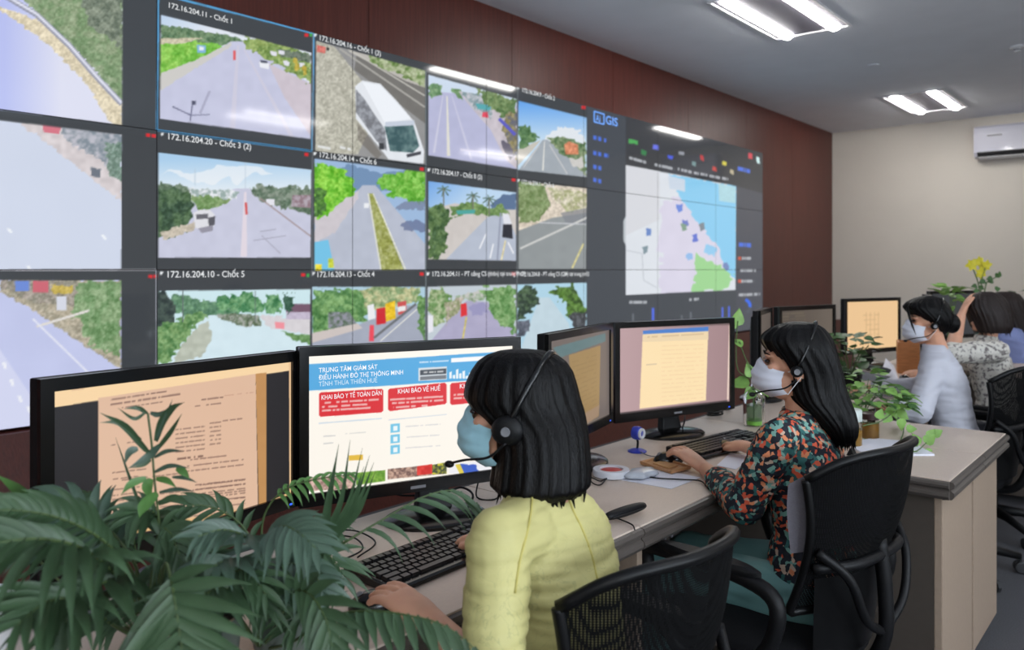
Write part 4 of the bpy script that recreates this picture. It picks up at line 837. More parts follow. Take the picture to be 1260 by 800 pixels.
vine('pothos_vine', 'green vine climbing out of the clear glass bottle', 'plant', BQ,
     [[P(928, 520, Yb), P(926, 480, Yb), P(928, 462, Yb), P(916, 438, Yb), P(910, 420, Yb)], [P(928, 505, Yb), P(926, 470, Yb), P(908, 455, Yb), P(906, 420, Yb), P(908, 395, Yb)]],
     [(P(922, 470, Yb), V3(-1, -.1, .1), V3(.2, .8, -.6), .085), (P(926, 462, Yb), V3(.8, .2, -.3), V3(0, .8, -.6), .08), (P(930, 470, Yb), V3(.5, -.5, -.3), V3(.3, .5, -.7), .075), (P(924, 464, Yb), V3(-.2, 1, 0), V3(.2, .1, -1), .06),
      (P(914, 425, Yb), V3(-.8, .5, 0), V3(.3, .6, -.7), .05), (P(906, 400, Yb), V3(.3, 1, 0), V3(.3, 0, -1), .07), (P(904, 405, Yb), V3(-.4, .6, 0), V3(.3, 0, -1), .05), (P(928, 478, Yb), V3(-.6, -.6, -.2), V3(0, .4, -.8), .06)], M['leaf_light'])
# ---------------------------------------------------------------- things on the return desks
q = PZ(1046, 549, DZ); JQ = q
t = thing('glass_jar', 'glass jar of amber tea with a white lid, beside the long black hair', 'jar', (q.x, q.y, DZ))
MB().lathe([(.001, .001), (.036, .001), (.040, .008), (.040, .085), (.033, .095)], n=28, cap=False).build('glass', M['glass'], t, smooth='auto')
MB().lathe([(.001, .004), (.036, .004), (.037, .06), (.001, .06)], n=24).build('tea', mat('amber_tea', (206, 150, 60), .1, trans=.5), t, smooth='auto')
MB().lathe([(.036, .09), (.040, .092), (.040, .128), (.036, .133), (.001, .134)], n=28).build('lid', mat('frosted_lid', (200, 208, 204), .35), t, smooth='auto')
q2 = PZ(1068, 541, DZ)
t = thing('glass_jar', 'smaller jar of amber tea with a dark lid, behind the white-lidded jar', 'jar', (q2.x+.02, q2.y, DZ))
MB().lathe([(.001, .001), (.030, .001), (.033, .008), (.033, .075)], n=24, cap=False).build('glass', M['glass'], t, smooth='auto')
MB().lathe([(.001, .004), (.030, .004), (.030, .06), (.001, .06)], n=24).build('tea', mat('amber_tea_dark', (176, 120, 44), .1, trans=.4), t, smooth='auto')
MB().lathe([(.03, .074), (.034, .076), (.034, .095), (.02, .10), (.001, .10)], n=24).build('lid', mat('dark_lid', (52, 30, 30), .4), t, smooth='auto')
o1 = sheet([(1036, 547), (1074, 541), (1120, 545), (1150, 561), (1068, 562)], D0z, 'fanned stack of white papers beside the amber jars', name='paper_stack', th=.006)
q = PZ(1048, 558, DZ+.012)
t = thing('binder_clip', 'small black binder clip on the fanned papers, right of the long hair', 'clip', (q.x, q.y, DZ+.0072))
MB().rings([[(-.018, -.012, 0), (.018, -.012, 0), (.018, .012, 0), (-.018, .012, 0)], [(-.014, -.002, .024), (.014, -.002, .024), (.014, .002, .024), (-.014, .002, .024)]]).build('clip_body', M['black'], t)
MB().tube([(-.006, 0, .022), (-.007, 0, .04), (.007, 0, .04), (.006, 0, .022)], .0012, 5).build('clip_handle', M['chrome'], t)
# leafy plant in a glass behind the jars
q = PZ(1064, 526, DZ); Y0 = q.x*CT+q.y*ST
t = thing('bushy_plant', 'bushy light green plant in a glass behind the amber jars', 'plant', (q.x, q.y, DZ))
MB().lathe([(.001, .001), (.034, .001), (.036, .006), (.04, .08), (.038, .08), (.03, .07)], n=22, cap=False).build('glass_cup', M['glass'], t, smooth='auto')
rnd = random.Random(3)
MB().lathe([(.001, .003), (.032, .003), (.034, .06), (.001, .06)], n=18).build('potting_soil', mat('soil', (60, 44, 34), .9), t)
for k in range(9):
    a = rnd.uniform(0, 6.28); e = Vector((.07*math.cos(a), .07*math.sin(a), rnd.uniform(.12, .2)))
    MB().tube(spline([(0, 0, .05), (e.x*.4, e.y*.4, e.z*.7), e]), .0015, 5).build('stem', M['stem'], t)
for k in range(230):
    a = rnd.uniform(0, 6.28); r = .17*rnd.random()**.6; z = .09+rnd.uniform(0, .15)*(1.15-r/.19)
    heart_leaf(t, (r*math.cos(a), r*math.sin(a), z), (math.cos(a), math.sin(a), rnd.uniform(-.3, .5)), (rnd.uniform(-.4, .4), rnd.uniform(-.4, .4), 1), rnd.uniform(.032, .052), M['leaf_light'] if rnd.random() < .6 else M['leaf_mid'])
# trailing vine to the right
def tv(x, y, z=.02): return PZ(x, y, DZ+z)
st = [tv(1062, 524, .12), tv(1085, 518, .1), tv(1106, 505, .06), tv(1112, 528, .01), tv(1108, 548, .012), tv(1125, 556, .02), tv(1140, 545, .02)]
lv = []
for (x, y, L, a, b, z) in ((1090, 508, .06, .8, .2, .07), (1098, 500, .07, .3, -.8, .08), (1104, 505, .07, .7, -.5, .08), (1108, 515, .06, .1, -1, .06), (1096, 512, .05, -.6, -.4, .08), (1102, 492, .05, .5, .6, .08), (1112, 500, .05, .9, -.1, .07), (1115, 528, .05, .9, .1, .03), (1130, 548, .06, -.3, .6, .02), (1138, 545, .06, .5, .5, .02), (1142, 538, .05, .6, .8, .02), (1140, 552, .05, .2, -.7, .01), (1148, 536, .05, .7, .5, .02), (1128, 556, .04, -.4, -.5, .008), (1080, 515, .05, .3, .8, .1)):
    lv.append((tv(x, y, z), V3(a, b, -.2), V3(0, .5, -.9), L*.8))
vine('trailing_vine', 'light green vine trailing over the desk joint toward the aisle', 'plant', tv(1062, 530, 0), [st], lv, M['leaf_light'])
# dark-leaved plant, phone, papers further off
q = PZ(1046, 482, DZ); 
t = thing('dark_leaved_plant', 'dark leafy plant in a black pot, in front of the orange tinted monitor', 'plant', (q.x, q.y, DZ))
MB().lathe([(.001, 0), (.05, 0), (.06, .10), (.055, .10), (.05, .08), (.001, .08)], n=22).build('pot', M['black'], t, smooth='auto')
for k in range(46):
    a = rnd.uniform(0, 6.28); r = rnd.uniform(.01, .13); z = .10+rnd.uniform(0, .2)
    heart_leaf(t, (r*math.cos(a), r*math.sin(a), z), (math.cos(a), math.sin(a), rnd.uniform(-.2, .9)), (rnd.uniform(-.4, .4), rnd.uniform(-.4, .4), 1), rnd.uniform(.04, .08), M['leaf_mid'])
for k in range(6):
    a = k*1.05; MB().tube(spline([(0, 0, .07), (.05*math.cos(a), .05*math.sin(a), .18), (.09*math.cos(a), .09*math.sin(a), .24)]), .003, 5).build('stem', M['stem'], t)
q = PZ(1072, 466, DZ)
t = thing('desk_phone', 'grey desk telephone below the orange tinted monitor', 'telephone', (q.x, q.y, DZ), .5)
MB().rings([[(-.09, -.1, 0), (.09, -.1, 0), (.09, .1, 0), (-.09, .1, 0)], [(-.085, -.095, .02), (.085, -.095, .02), (.085, .095, .06), (-.085, .095, .06)]]).build('phone_body', M['mid_grey'], t, bevel=.004)
MB().tube([(-.055, -.08, .045), (-.055, -.07, .055), (-.055, .06, .08), (-.055, .08, .075)], [.022, .016, .016, .022], 10).build('handset', M['dark_grey'], t, smooth=True)
for k in range(12): MB().box((.0+.024*(k % 3), -.06+.024*(k//3), .02+.0048*(k//3)), (.018+.024*(k % 3), -.044+.024*(k//3), .034+.0048*(k//3))).build('phone_button', M['black'], t)
sheet([(1080, 470), (1092, 462), (1112, 474), (1104, 482)], D0z, 'white sheet lying beside the grey desk telephone')
# propped white sheet
a_, b_, c_ = PZ(1082, 468, DZ+.001), PZ(1108, 474, DZ+.001), P(1090, 441, 4.95)
o = MB().rings([[a_, b_, P(1100, 450, 4.85), c_], [v+Vector((.002, .002, 0)) for v in (a_, b_, P(1100, 450, 4.85), c_)]]).build('paper_sheet', M['paper']); tag(o, 'white sheet propped upright in front of the woman in white', 'paper')
o = sheet([(1062, 478), (1098, 476), (1122, 500), (1080, 506)], D0z, 'pale pink paper pad on the desk in front of the woman in white', mat('pale_pad', (216, 196, 190), .7), 'paper_pad', 'paper', .004)
q = PZ(1117, 458, DZ); t = thing('wooden_box', 'orange brown wooden box behind the masked face of the woman in white', 'box', (q.x, q.y, DZ), .3)
wd = mat('orange_wood', (188, 122, 72), .5, noise=.15, nscale=20, stretch=(1, 1, 6))
mb = MB()
for a, b in (((-.1, -.06, 0), (.1, .06, .01)), ((-.1, -.06, .01), (-.09, .06, .19)), ((.09, -.06, .01), (.1, .06, .19)), ((-.09, .05, .01), (.09, .06, .19)), ((-.09, -.06, .01), (.09, -.05, .15))): mb.box(a, b)
mb.build('box_body', wd, t); MB().box((-.03, -.062, .07), (.03, -.0605, .09)).build('label_plate', mat('brass_plate', (170, 120, 70), .4), t)
q = PZ(1113, 472, DZ); t = thing('desk_stapler', 'small black stapler on the desk left of the white sleeve', 'stapler', (q.x, q.y, DZ), .6)
MB().box((-.06, -.015, 0), (.06, .015, .012)).build('stapler_base', M['black'], t, bevel=.003)
MB().tube([(-.055, 0, .03), (0, 0, .038), (.055, 0, .028)], [.012, .014, .010], 8).build('stapler_arm', M['gloss_black'], t, smooth=True)
# grommet in the desk near the camera
q = PZ(80, 762, DZ)
t = thing('cable_grommet', 'round dark cable grommet set in the desk at the bottom left', 'grommet', (q.x, q.y, DZ-.001))
MB().lathe([(.052, 0), (.055, .003), (.046, .0045), (.044, .0015), (.001, .0015)], n=32).build('grommet_ring', M['mid_grey'], t, smooth='auto')
MB().lathe([(.028, .002), (.03, .004), (.001, .004)], n=24).build('grommet_cap', M['black'], t)
# white mug at the very left
q = PZ(0, 792, DZ); q = Vector((q.x, q.y, 0))
t = thing('white_mug', 'white mug cut by the left edge of the picture', 'mug', (q.x-.015, q.y, DZ))
MB().lathe([(.001, 0), (.032, 0), (.037, .01), (.04, .09), (.037, .09), (.034, .012), (.001, .008)], n=28).build('cup', M['white'], t, smooth='auto')
MB().tube(spline([(-.038, 0, .075), (-.06, 0, .07), (-.062, 0, .04), (-.038, 0, .025)]), .005, 8).build('handle', M['white'], t, smooth=True)
# far desks: monitors and plants behind the heads
monitor((6.35, 1.45), (6.9, 1.62), ZB, ZT+.0, 'dark monitor far back, just left of the raised arm', mp_dark, DIM, nu=30, nv=20)
monitor((7.0, 1.62), (7.5, 1.38), ZB, ZT+.02, 'farthest dark monitor, behind the raised hand', mp_dark, DIM, nu=30, nv=20)
def far_plant(px, py, Y, n, R, lab, m, pot=True, seed=1):
    c = P(px, py, Y); r_ = random.Random(seed); zb = DZ
    t = thing('potted_plant', lab, 'plant', (c.x, c.y, zb)); hz = c.z-zb
    MB().lathe([(.001, 0), (.05, 0), (.06, .1), (.054, .1), (.05, .08), (.001, .08)], n=20).build('pot', M['white'], t, smooth='auto')
    for k in range(5):
        a = k*1.3; MB().tube(spline([(0, 0, .07), (.02*math.cos(a), .02*math.sin(a), hz*.6), (R*.5*math.cos(a), R*.5*math.sin(a), hz)]), .003, 5).build('stem', M['stem'], t)
    for k in range(n):
        a = r_.uniform(0, 6.28); r = r_.uniform(.1, 1)*R; heart_leaf(t, (r*math.cos(a), r*math.sin(a), hz+r_.uniform(-R, R)*.8), (math.cos(a), math.sin(a), r_.uniform(-.5, .8)), (r_.uniform(-.5, .5), r_.uniform(-.5, .5), 1), r_.uniform(.05, .09), m)
    return t
far_plant(1168, 366, 5.6, 26, .09, 'small green plant in front of the far dark monitors, above the black hair bun', M['leaf_light'], seed=5)
far_plant(1250, 372, 6.1, 22, .10, 'pale leafy plant at the right edge behind the blue shirt', M['leaf_mid'], seed=8)
# yellow flower in a white vase
c = P(1206, 395, 5.5); t = thing('flower_vase', 'tall vase holding a yellow flower stem above the dark bobbed hair', 'vase', (c.x, c.y, DZ))
hz = c.z-DZ
MB().lathe([(.001, 0), (.04, 0), (.055, .08), (.03, .2), (.036, .25), (.032, .25), (.026, .2), (.001, .1)], n=24).build('vase_body', mat('green_glaze', (96, 120, 112), .3), t, smooth='auto')
ft = thing('yellow_flower', 'yellow blossoms on green leafy stems against the cream wall', 'flower', (c.x, c.y, DZ+.22))
stemp = lambda x, y: P(x, y, 5.5)
for pts in ([P(1207, 398, 5.5), stemp(1206, 372), stemp(1204, 350), stemp(1197, 330)], [P(1207, 398, 5.5), stemp(1210, 372), stemp(1214, 348), stemp(1224, 342), stemp(1229, 338)], [stemp(1206, 372), stemp(1208, 345), stemp(1212, 330)]):
    rel(MB().tube(spline(pts, 5), .004, 6).build('stem', M['stem'], None), ft)
yel = mat('yellow_petal', (226, 214, 60), .5, noise=.1, nscale=30); rp = random.Random(4)
for x, y, R in ((1195, 326, .028), (1205, 322, .024), (1213, 327, .026), (1207, 336, .028)):
    for k in range(6):
        a = k*1.05+x; rel(heart_leaf(None, stemp(x, y), V3(math.cos(a), math.sin(a), rp.uniform(-.6, .2)), V3(0, .2, -1), R*1.7, yel, 'petal'), ft)
for x, y in ((1206, 345), (1212, 345), (1202, 352), (1210, 354), (1216, 344), (1221, 342), (1224, 338), (1228, 336), (1222, 346), (1204, 362), (1212, 364), (1199, 356), (1224, 356)):
    a = rp.uniform(0, 6.28); rel(heart_leaf(None, stemp(x, y), V3(math.cos(a), math.sin(a)*.6, rp.uniform(-.5, .3)), V3(0, .4, -1), .045, M['leaf_mid']), ft)
# ---------------------------------------------------------------- under the desk
q = PZ(1061, 790, 0.0)
fl = P(1062, 790, 1001*1.38/(800-HY+35)); 
t = thing('water_bottle', 'clear plastic drink bottle with a white label on the floor beside the chair', 'bottle', (fl.x, fl.y, 0), .3)
MB().lathe([(.001, .003), (.048, .003), (.054, .012), (.054, .16), (.042, .20), (.026, .215), (.026, .235)], n=28, cap=False).build('bottle_body', M['glass'], t, smooth='auto')
MB().lathe([(.001, .006), (.049, .006), (.05, .085), (.001, .085)], n=24).build('drink', mat('brown_drink', (120, 66, 44), .2, trans=.3), t, smooth='auto')
MB().lathe([(.0548, .09), (.0552, .092), (.0552, .15), (.0548, .152)], n=28, cap=False).build('paper_label', M['paper'], t)
MB().lathe([(.031, .228), (.031, .252), (.001, .254)], n=20).build('cap', mat('cream_cap', (206, 202, 188), .4), t, smooth='auto')
def bag(px, py, Y, R, H, lab, m, seed=1):
    c = P(px, py, Y); r_ = random.Random(seed); rg = []
    for k in range(9):
        f = k/8; rr = R*(1-.45*f**2); rg.append([(rr*(1+.16*math.sin(3*a+seed)+.08*math.sin(7*a+k))*math.cos(a), rr*.7*(1+.14*math.sin(4*a+2*seed)+.08*math.sin(9*a-k))*math.sin(a), f*H) for a in [2*PI*j/28 for j in range(28)]])
    t = thing('carrier_bag', lab, 'bag', (c.x, c.y, 0)); MB().rings(rg, cap=False).build('bag_body', m, t, smooth=True)
    for sg in (-1, 1): MB().tube(spline([(-R*.35, sg*.02, H*.98), (-R*.2, sg*.03, H*1.25), (R*.2, sg*.03, H*1.25), (R*.35, sg*.02, H*.98)]), .006, 6).build('bag_handle', m, t, smooth=True)
    return t
bag(1012, 820, 2.3, .10, .24, 'pale grey carrier bag on the floor, left of the plastic drink bottle', mat('grey_plastic_film', (150, 146, 160), .4), 2)
bag(812, 700, 2.72, .10, .40, 'white carrier bag on the floor below the desk joint', mat('white_plastic_film', (176, 170, 180), .4), 5)
c = Vector((5.36, 1.09, 0)); t = thing('orange_bag', 'orange handbag beyond the desk return, below the black chair', 'bag', (c.x, c.y, 0), .3)
MB().rings([[(-.13, -.05, 0), (.13, -.05, 0), (.13, .05, 0), (-.13, .05, 0)], [(-.14, -.06, .2), (.14, -.06, .2), (.14, .06, .2), (-.14, .06, .2)], [(-.11, -.03, .62), (.11, -.03, .62), (.11, .03, .62), (-.11, .03, .62)]]).build('bag_body', mat('orange_leather', (186, 96, 50), .5), t, bevel=.008)
MB().tube(spline([(-.07, 0, .60), (-.04, 0, .72), (.04, 0, .72), (.07, 0, .60)]), .006, 6).build('bag_handle', M['black'], t, smooth=True)
# ---------------------------------------------------------------- air conditioner and ceiling detector
y1, y0 = 2.157, 1.20
t = thing('air_conditioner', 'white wall air conditioner near the ceiling on the far wall', 'air conditioner', (S1, (y0+y1)/2, 2.77))
hw = (y1-y0)/2; pr = [(0, .02), (-.10, 0), (-.17, .02), (-.205, .07), (-.21, .30), (-.20, .37), (-.16, .40), (0, .40)]
MB().rings([[(a, yy, z) for a, z in pr] for yy in (-hw, hw)]).build('casing', mat('ac_white', (214, 214, 226), .15, coat=.5), t, bevel=.006)
MB().rings([[(a, yy, z) for a, z in ((-.11, -.003), (-.168, .012), (-.208, .06), (-.205, .075), (-.16, .03))] for yy in (-hw+.04, hw-.04)]).build('outlet_slot', M['dark_grey'], t)
MB().rings([[(a, yy, z) for a, z in ((-.12, -.012), (-.19, .014), (-.192, .008), (-.12, -.018))] for yy in (-hw+.05, hw-.05)]).build('louvre', M['white'], t)
MB().box((-.213, hw*.35, .26), (-.2095, hw*.35+.16, .275)).build('badge', M['mid_grey'], t)
Y = F*(CEIL-EYE)/(HY-57); c = P(1252, 57, Y)
t = thing('smoke_detector', 'small round smoke detector on the ceiling at the right edge', 'smoke detector', (c.x, c.y, CEIL))
MB().lathe([(.06, 0), (.06, -.012), (.05, -.02), (.03, -.022), (.028, -.045), (.018, -.05), (.001, -.05)], n=28).build('housing', M['white'], t, smooth='auto')
MB().lathe([(.031, -.026), (.031, -.036), (.027, -.036)], n=20).build('sensor_ring', M['mid_grey'], t)
Y = F*(CEIL-EYE)/(HY-80); c = P(1075, 80, Y)
t = thing('sprinkler_cover', 'faint flat disc in the middle of the ceiling', 'ceiling cover', (c.x, c.y, CEIL))
MB().lathe([(.05, 0), (.05, -.004), (.044, -.007), (.001, -.007)], n=28).build('cover_plate', M['ceiling'], t, smooth='auto')
# ---------------------------------------------------------------- people
from mathutils import noise as mnoise
from mathutils.bvhtree import BVHTree
def cap(mb, p, r, q, r2, n=14):
    p, q = Vector(p), Vector(q); d = (q-p).normalized(); u = d.orthogonal().normalized(); v = d.cross(u); rg = []
    ring = lambda c, rr: [c+(u*math.cos(a)+v*math.sin(a))*max(rr, 1e-4) for a in [2*PI*k/n for k in range(n)]]
    for a in (-85, -60, -35, 0): a = math.radians(a); rg.append(ring(p+d*math.sin(a)*r, r*math.cos(a)))
    for a in (0, 35, 60, 85): a = math.radians(a); rg.append(ring(q+d*math.sin(a)*r2, r2*math.cos(a)))
    mb.rings(rg)
def chain(mb, pts, rs):
    for i in range(len(pts)-1): cap(mb, pts[i], rs[i], pts[i+1], rs[i+1])
def ell(mb, c, f, s, u, a, b, h, n=18, m=12):
    c = Vector(c); rg = []
    for i in range(m+1):
        t = -PI/2+PI*i/m; cr = max(math.cos(t), .02); rg.append([c+f*(a*cr*math.cos(x))+s*(b*cr*math.sin(x))+u*(h*math.sin(t)) for x in [2*PI*k/n for k in range(n)]])
    mb.rings(rg)
def loft(mb, rows, rt, fw, n=24, e=.8):
    # rows: centre, half width, half depth
    rg = []
    for c, w_, d_ in rows:
        rg.append([Vector(c)+rt*(w_*math.copysign(abs(math.cos(a))**e, math.cos(a)))+fw*(d_*math.copysign(abs(math.sin(a))**e, math.sin(a))) for a in [2*PI*k/n for k in range(n)]])
    mb.rings(rg)
def skinmesh(name, mb, m, parent, voxel, smooth=6, fold=None, label=None):
    tmp = mb.build(name+'_raw', None, None)
    r = tmp.modifiers.new('r', 'REMESH'); r.mode = 'VOXEL'; r.voxel_size = voxel; r.adaptivity = 0
    s = tmp.modifiers.new('s', 'SMOOTH'); s.iterations = smooth; s.factor = .5
    dg = bpy.context.evaluated_depsgraph_get(); me = bpy.data.meshes.new_from_object(tmp.evaluated_get(dg))
    bpy.data.objects.remove(tmp)
    if fold:
        n = len(me.vertices); co = np.zeros(n*3); me.vertices.foreach_get('co', co); co = co.reshape(-1, 3)
        no = np.array([tuple(v.normal) for v in me.vertices]); d = np.array([fold(Vector(c)) for c in co])
        co += no*d[:, None]; me.vertices.foreach_set('co', co.ravel())
    me.polygons.foreach_set('use_smooth', [True]*len(me.polygons)); me.name = name
    me.materials.clear(); me.materials.append(m)
    o = bpy.data.objects.new(name, me); link(o)
    if parent is not None: rel(o, parent)
    if label: o['label'] = label
    return o
def hand(mb, wrist, knuck, up, curl=.35, left=True, spread=.12, sc=1.0):
    w_, k = Vector(wrist), Vector(knuck); d = (k-w_).normalized(); up = Vector(up); up = (up-d*up.dot(d)).normalized(); s = d.cross(up)
    if left: s = -s       # s points to the thumb side... little finger at +s
    rg = []
    for t, hw, ht in ((0, .024, .019), (.3, .031, .018), (.7, .038, .016), (1.0, .039, .013), (1.08, .036, .010)):
        c = w_+(k-w_)*t; rg.append([c+s*(hw*sc*math.cos(a))+up*(ht*sc*math.sin(a)) for a in [2*PI*j/16 for j in range(16)]])
    mb.rings(rg)
    for i, (o, L) in enumerate(((-.029, .068), (-.010, .076), (.010, .070), (.028, .055))):
        o *= sc; L *= sc; b = k+s*o-d*.008; dd = (d+s*(o*spread*12)).normalized(); cu = curl+.05*i; pts = [b]; ang = cu*.35
        for f in (.45, .32, .24):
            v = dd*math.cos(ang)-up*math.sin(ang); pts.append(pts[-1]+v*(L*f)); ang += cu
        chain(mb, pts, [.0092*sc, .0085*sc, .0078*sc, .0065*sc])
    b = w_+(k-w_)*.42-s*.020*sc; t1 = b+(d*.8-s*.5-up*.25).normalized()*.042*sc; t2 = t1+(d*.95-s*.05-up*.25).normalized()*.032*sc
    chain(mb, [b, t1, t2], [.013*sc, .0105*sc, .008*sc])
MASKB = mat('light_blue_mask', (164, 210, 224), .8, noise=.04, nscale=40); MASKW = mat('white_mask', (226, 228, 240), .8)
M['hair'] = mat('black_hair', (9, 8, 9), .42, bump=.3, bscale=16, stretch=(26, 26, 1.2), spec=.2)
M['hair2'] = mat('dark_brown_hair', (38, 29, 27), .4, bump=.35, bscale=16, stretch=(26, 26, 1.2), spec=.35)
M['eye'] = mat('eye_dark', (22, 16, 16), .2)
def head_skin(mb, c, f, sc=1.0):
    f = Vector(f).normalized(); u = UP.copy(); u = (u-f*u.dot(f)).normalized(); s = f.cross(u); c = Vector(c)
    A = lambda x, y, z: c+f*(x*sc)+s*(y*sc)+u*(z*sc)
    ell(mb, A(-.012, 0, .012), f, s, u, .092*sc, .072*sc, .098*sc); ell(mb, A(.028, 0, -.045), f, s, u, .060*sc, .056*sc, .070*sc)
    ell(mb, A(.062, 0, -.088), f, s, u, .024*sc, .026*sc, .020*sc)
    chain(mb, [A(.080, 0, .008), A(.092, 0, -.024)], [.007*sc, .011*sc]); ell(mb, A(.084, 0, -.058), f, s, u, .010*sc, .022*sc, .012*sc)
    for g in (-1, 1):
        ell(mb, A(-.012, g*.074, -.022), f, s, u, .018*sc, .009*sc, .030*sc); ell(mb, A(.06, g*.036, -.02), f, s, u, .022*sc, .022*sc, .022*sc); ell(mb, A(.072, g*.03, .022), f, s, u, .014*sc, .022*sc, .008*sc)
    return A, f, s, u
def head_bits(t, A, f, s, u, sc, mask, mm, headset=True, eyes=True, ec=1.0, hb=.128):
    if eyes:
        for g in (-1, 1):
            mb = MB(); ell(mb, A(.078, g*.034, .006), f, s, u, .009*sc, .014*sc, .006*sc, 10, 6); rel(mb.build('eye', M['eye'], None, smooth=True), t)
            mb = MB(); mb.tube([A(.084, g*.016, .026), A(.085, g*.032, .031), A(.07, g*.052, .026)], [.0015*sc, .003*sc, .001*sc], 6); rel(mb.build('eyebrow', M['hair'], None, smooth=True), t)
    if mask:
        mb = MB()
        def fn(a, b):
            x = (a*2-1); an = x*1.35; v = b
            r = .105+.016*math.sin(PI*min(1, v*1.15))+.006*math.exp(-((x)/.15)**2) - (.045*max(0, v-.78)/.22 if v > .78 else 0)
            r += .0022*math.sin(v*PI*7)-.014*(1-v)**3
            z = .002+.012*math.exp(-(x/.25)**2)*(1-v)-.112*v-.020*abs(x)*(1-v)*1.2+(.022*abs(x)*v)
            return A(.0+r*math.cos(an)**.75*1.0 if math.cos(an) > 0 else 0, .071*math.sin(an)*(1+.05*math.sin(PI*v)), z)
        mb.grid(fn, 22, 22); o = rel(mb.build('face_mask', mm, None, smooth=True), t)
        mb = MB()
        for g in (-1, 1):
            mb.tube(spline([A(.02, g*.072, -.022), A(.0, g*.077, -.018), A(-.018, g*.084, -.01)]), .0013*sc, 5); mb.tube(spline([A(.02, g*.070, -.09), A(.0, g*.076, -.06), A(-.018, g*.082, -.035)]), .0013*sc, 5)
        o2 = rel(mb.build('ear_loop', M['white'], None), t)
    if headset:
        pts = [A(-.005-.062*math.sin(a), .097*math.cos(a), -.012+hb*math.sin(a)) for a in np.linspace(0, PI, 17)]
        mb = MB(); mb.tube(pts, (.0062 if ec > .9 else .0045)*sc, 8); hs = rel(mb.build('headset_band', M['gloss_black'], None, smooth=True), t); hs['label'] = 'black headset band over the hair'
        for g in (-1, 1):
            mb = MB(); rg = []
            for rr, o in ((.018, .080), (.028, .084), (.031, .092), (.030, .100), (.022, .107), (.008, .109)):
                rg.append([A(-.004+ec*rr*math.cos(a), g*o, -.017+ec*.92*rr*math.sin(a)) for a in [2*PI*k/20 for k in range(20)]])
            mb.rings(rg); rel(mb.build('ear_cushion', M['black'], None, smooth=True), t)
            mb = MB(); mb.rings([[A(-.004+rr*math.cos(a), g*o, -.017+rr*math.sin(a)) for a in [2*PI*k/16 for k in range(16)]] for rr, o in ((.009, .1085), (.0085, .111), (.004, .1105))]); rel(mb.build('ear_badge', M['mid_grey'], None), t)
        mb = MB(); L = -1 if (s.dot(-FWD) < 0) else 1
        mb.tube(spline([A(-.004, L*.106, -.038), A(.03, L*.104, -.066), A(.08, L*.085, -.078), A(.118, L*.06, -.092)]), .0026*sc, 6); rel(mb.build('microphone_boom', M['black'], None, smooth=True), t)
        mb = MB(); ell(mb, A(.122, L*.057, -.095), f, s, u, .010*sc, .007*sc, .007*sc, 10, 8); rel(mb.build('microphone', M['black'], None, smooth=True), t)
def hair(t, rows, Y, m, n=96, seed=0, tips=60, amp=.0022, name='hair', label=None, e=.75):
    # rows: (py, x left, x right, half depth, depth offset) -> a lofted volume at distance Y
    rows = list(rows); pts = []
    R = np.array([[r[0], r[1], r[2], r[3], r[4]] for r in rows], float); tt = np.linspace(0, len(R)-1, (len(R)-1)*4+1)
    RR = np.stack([np.interp(tt, np.arange(len(R)), R[:, k]) for k in range(5)], 1); rg = []
    k_ = np.array([.25, .5, .25]);
    for c in range(1, 5): z = np.pad(RR[:, c], 1, 'edge'); RR[:, c] = np.convolve(z, k_, 'valid')
    for i, (py, xl, xr, dp, off) in enumerate(RR):
        ring = []; cx = (xl+xr)/2; a_ = (xr-xl)/2/F*Y
        for k in range(n):
            an = 2*PI*k/n; q = 1+ (amp/.08)*(math.sin(an*23+seed+.6*math.sin(i*.13))+.8*math.sin(an*37+1.3+i*.03)+.5*math.sin(an*11-i*.05))*min(1, i/6)
            c = P(cx, py, Y); ring.append(c+RIGHT*(a_*math.copysign(abs(math.cos(an))**e, math.cos(an))*q)+FWD*(off+dp*math.copysign(abs(math.sin(an))**e, math.sin(an))*q))
        rg.append(ring)
    mb = MB(); mb.rings(rg)
    rr = random.Random(seed); last = rg[-1]; cen = sum(last, Vector())/n
    for k in range(tips):
        b = last[rr.randrange(n)].lerp(cen, rr.uniform(0.02, .25)); e = b+Vector((rr.uniform(-.006, .006), rr.uniform(-.006, .006), -rr.uniform(.008, .024)))
        mb.tube([b+Vector((0, 0, .02)), b, e], [.004, .0035, .0004], 5)
    o = mb.build(name, m, None, smooth=True); rel(o, t)
    if label: o['label'] = label
    return o
def folds(amp, sz, sxy=1.0, seed=0):
    def f(c):
        r_ = abs(mnoise.noise(Vector((c.x*5+seed, c.y*5, c.z*sz*1.6+2*c.x))))
        return -amp*.9*max(0, .25-r_)/.25+amp*(mnoise.noise(Vector((c.x*9*sxy+seed, c.y*9*sxy, c.z*sz)))+.5*mnoise.noise(Vector((c.x*20*sxy, c.y*20*sxy+seed, c.z*sz*2.1))))
    return f
def torso_rows(pel, sh, k=1.0, inf=0.0, lo=-.02):
    # pelvis centre to shoulder centre, a woman's trunk
    pel, sh = Vector(pel), Vector(sh); d = sh-pel; rows = []
    for t, w_, dp in ((lo, .15, .10), (.05, .172, .125), (.18, .168, .120), (.40, .128, .092), (.60, .136, .10), (.78, .150, .108), (.92, .158, .09), (1.0, .150, .068), (1.07, .100, .052), (1.12, .055, .048)):
        bow = .02*math.sin(PI*min(max(t, 0), 1)); rows.append((pel+d*t+Vector((0, 0, 0)), w_*k+inf, dp*k+inf))
    return rows
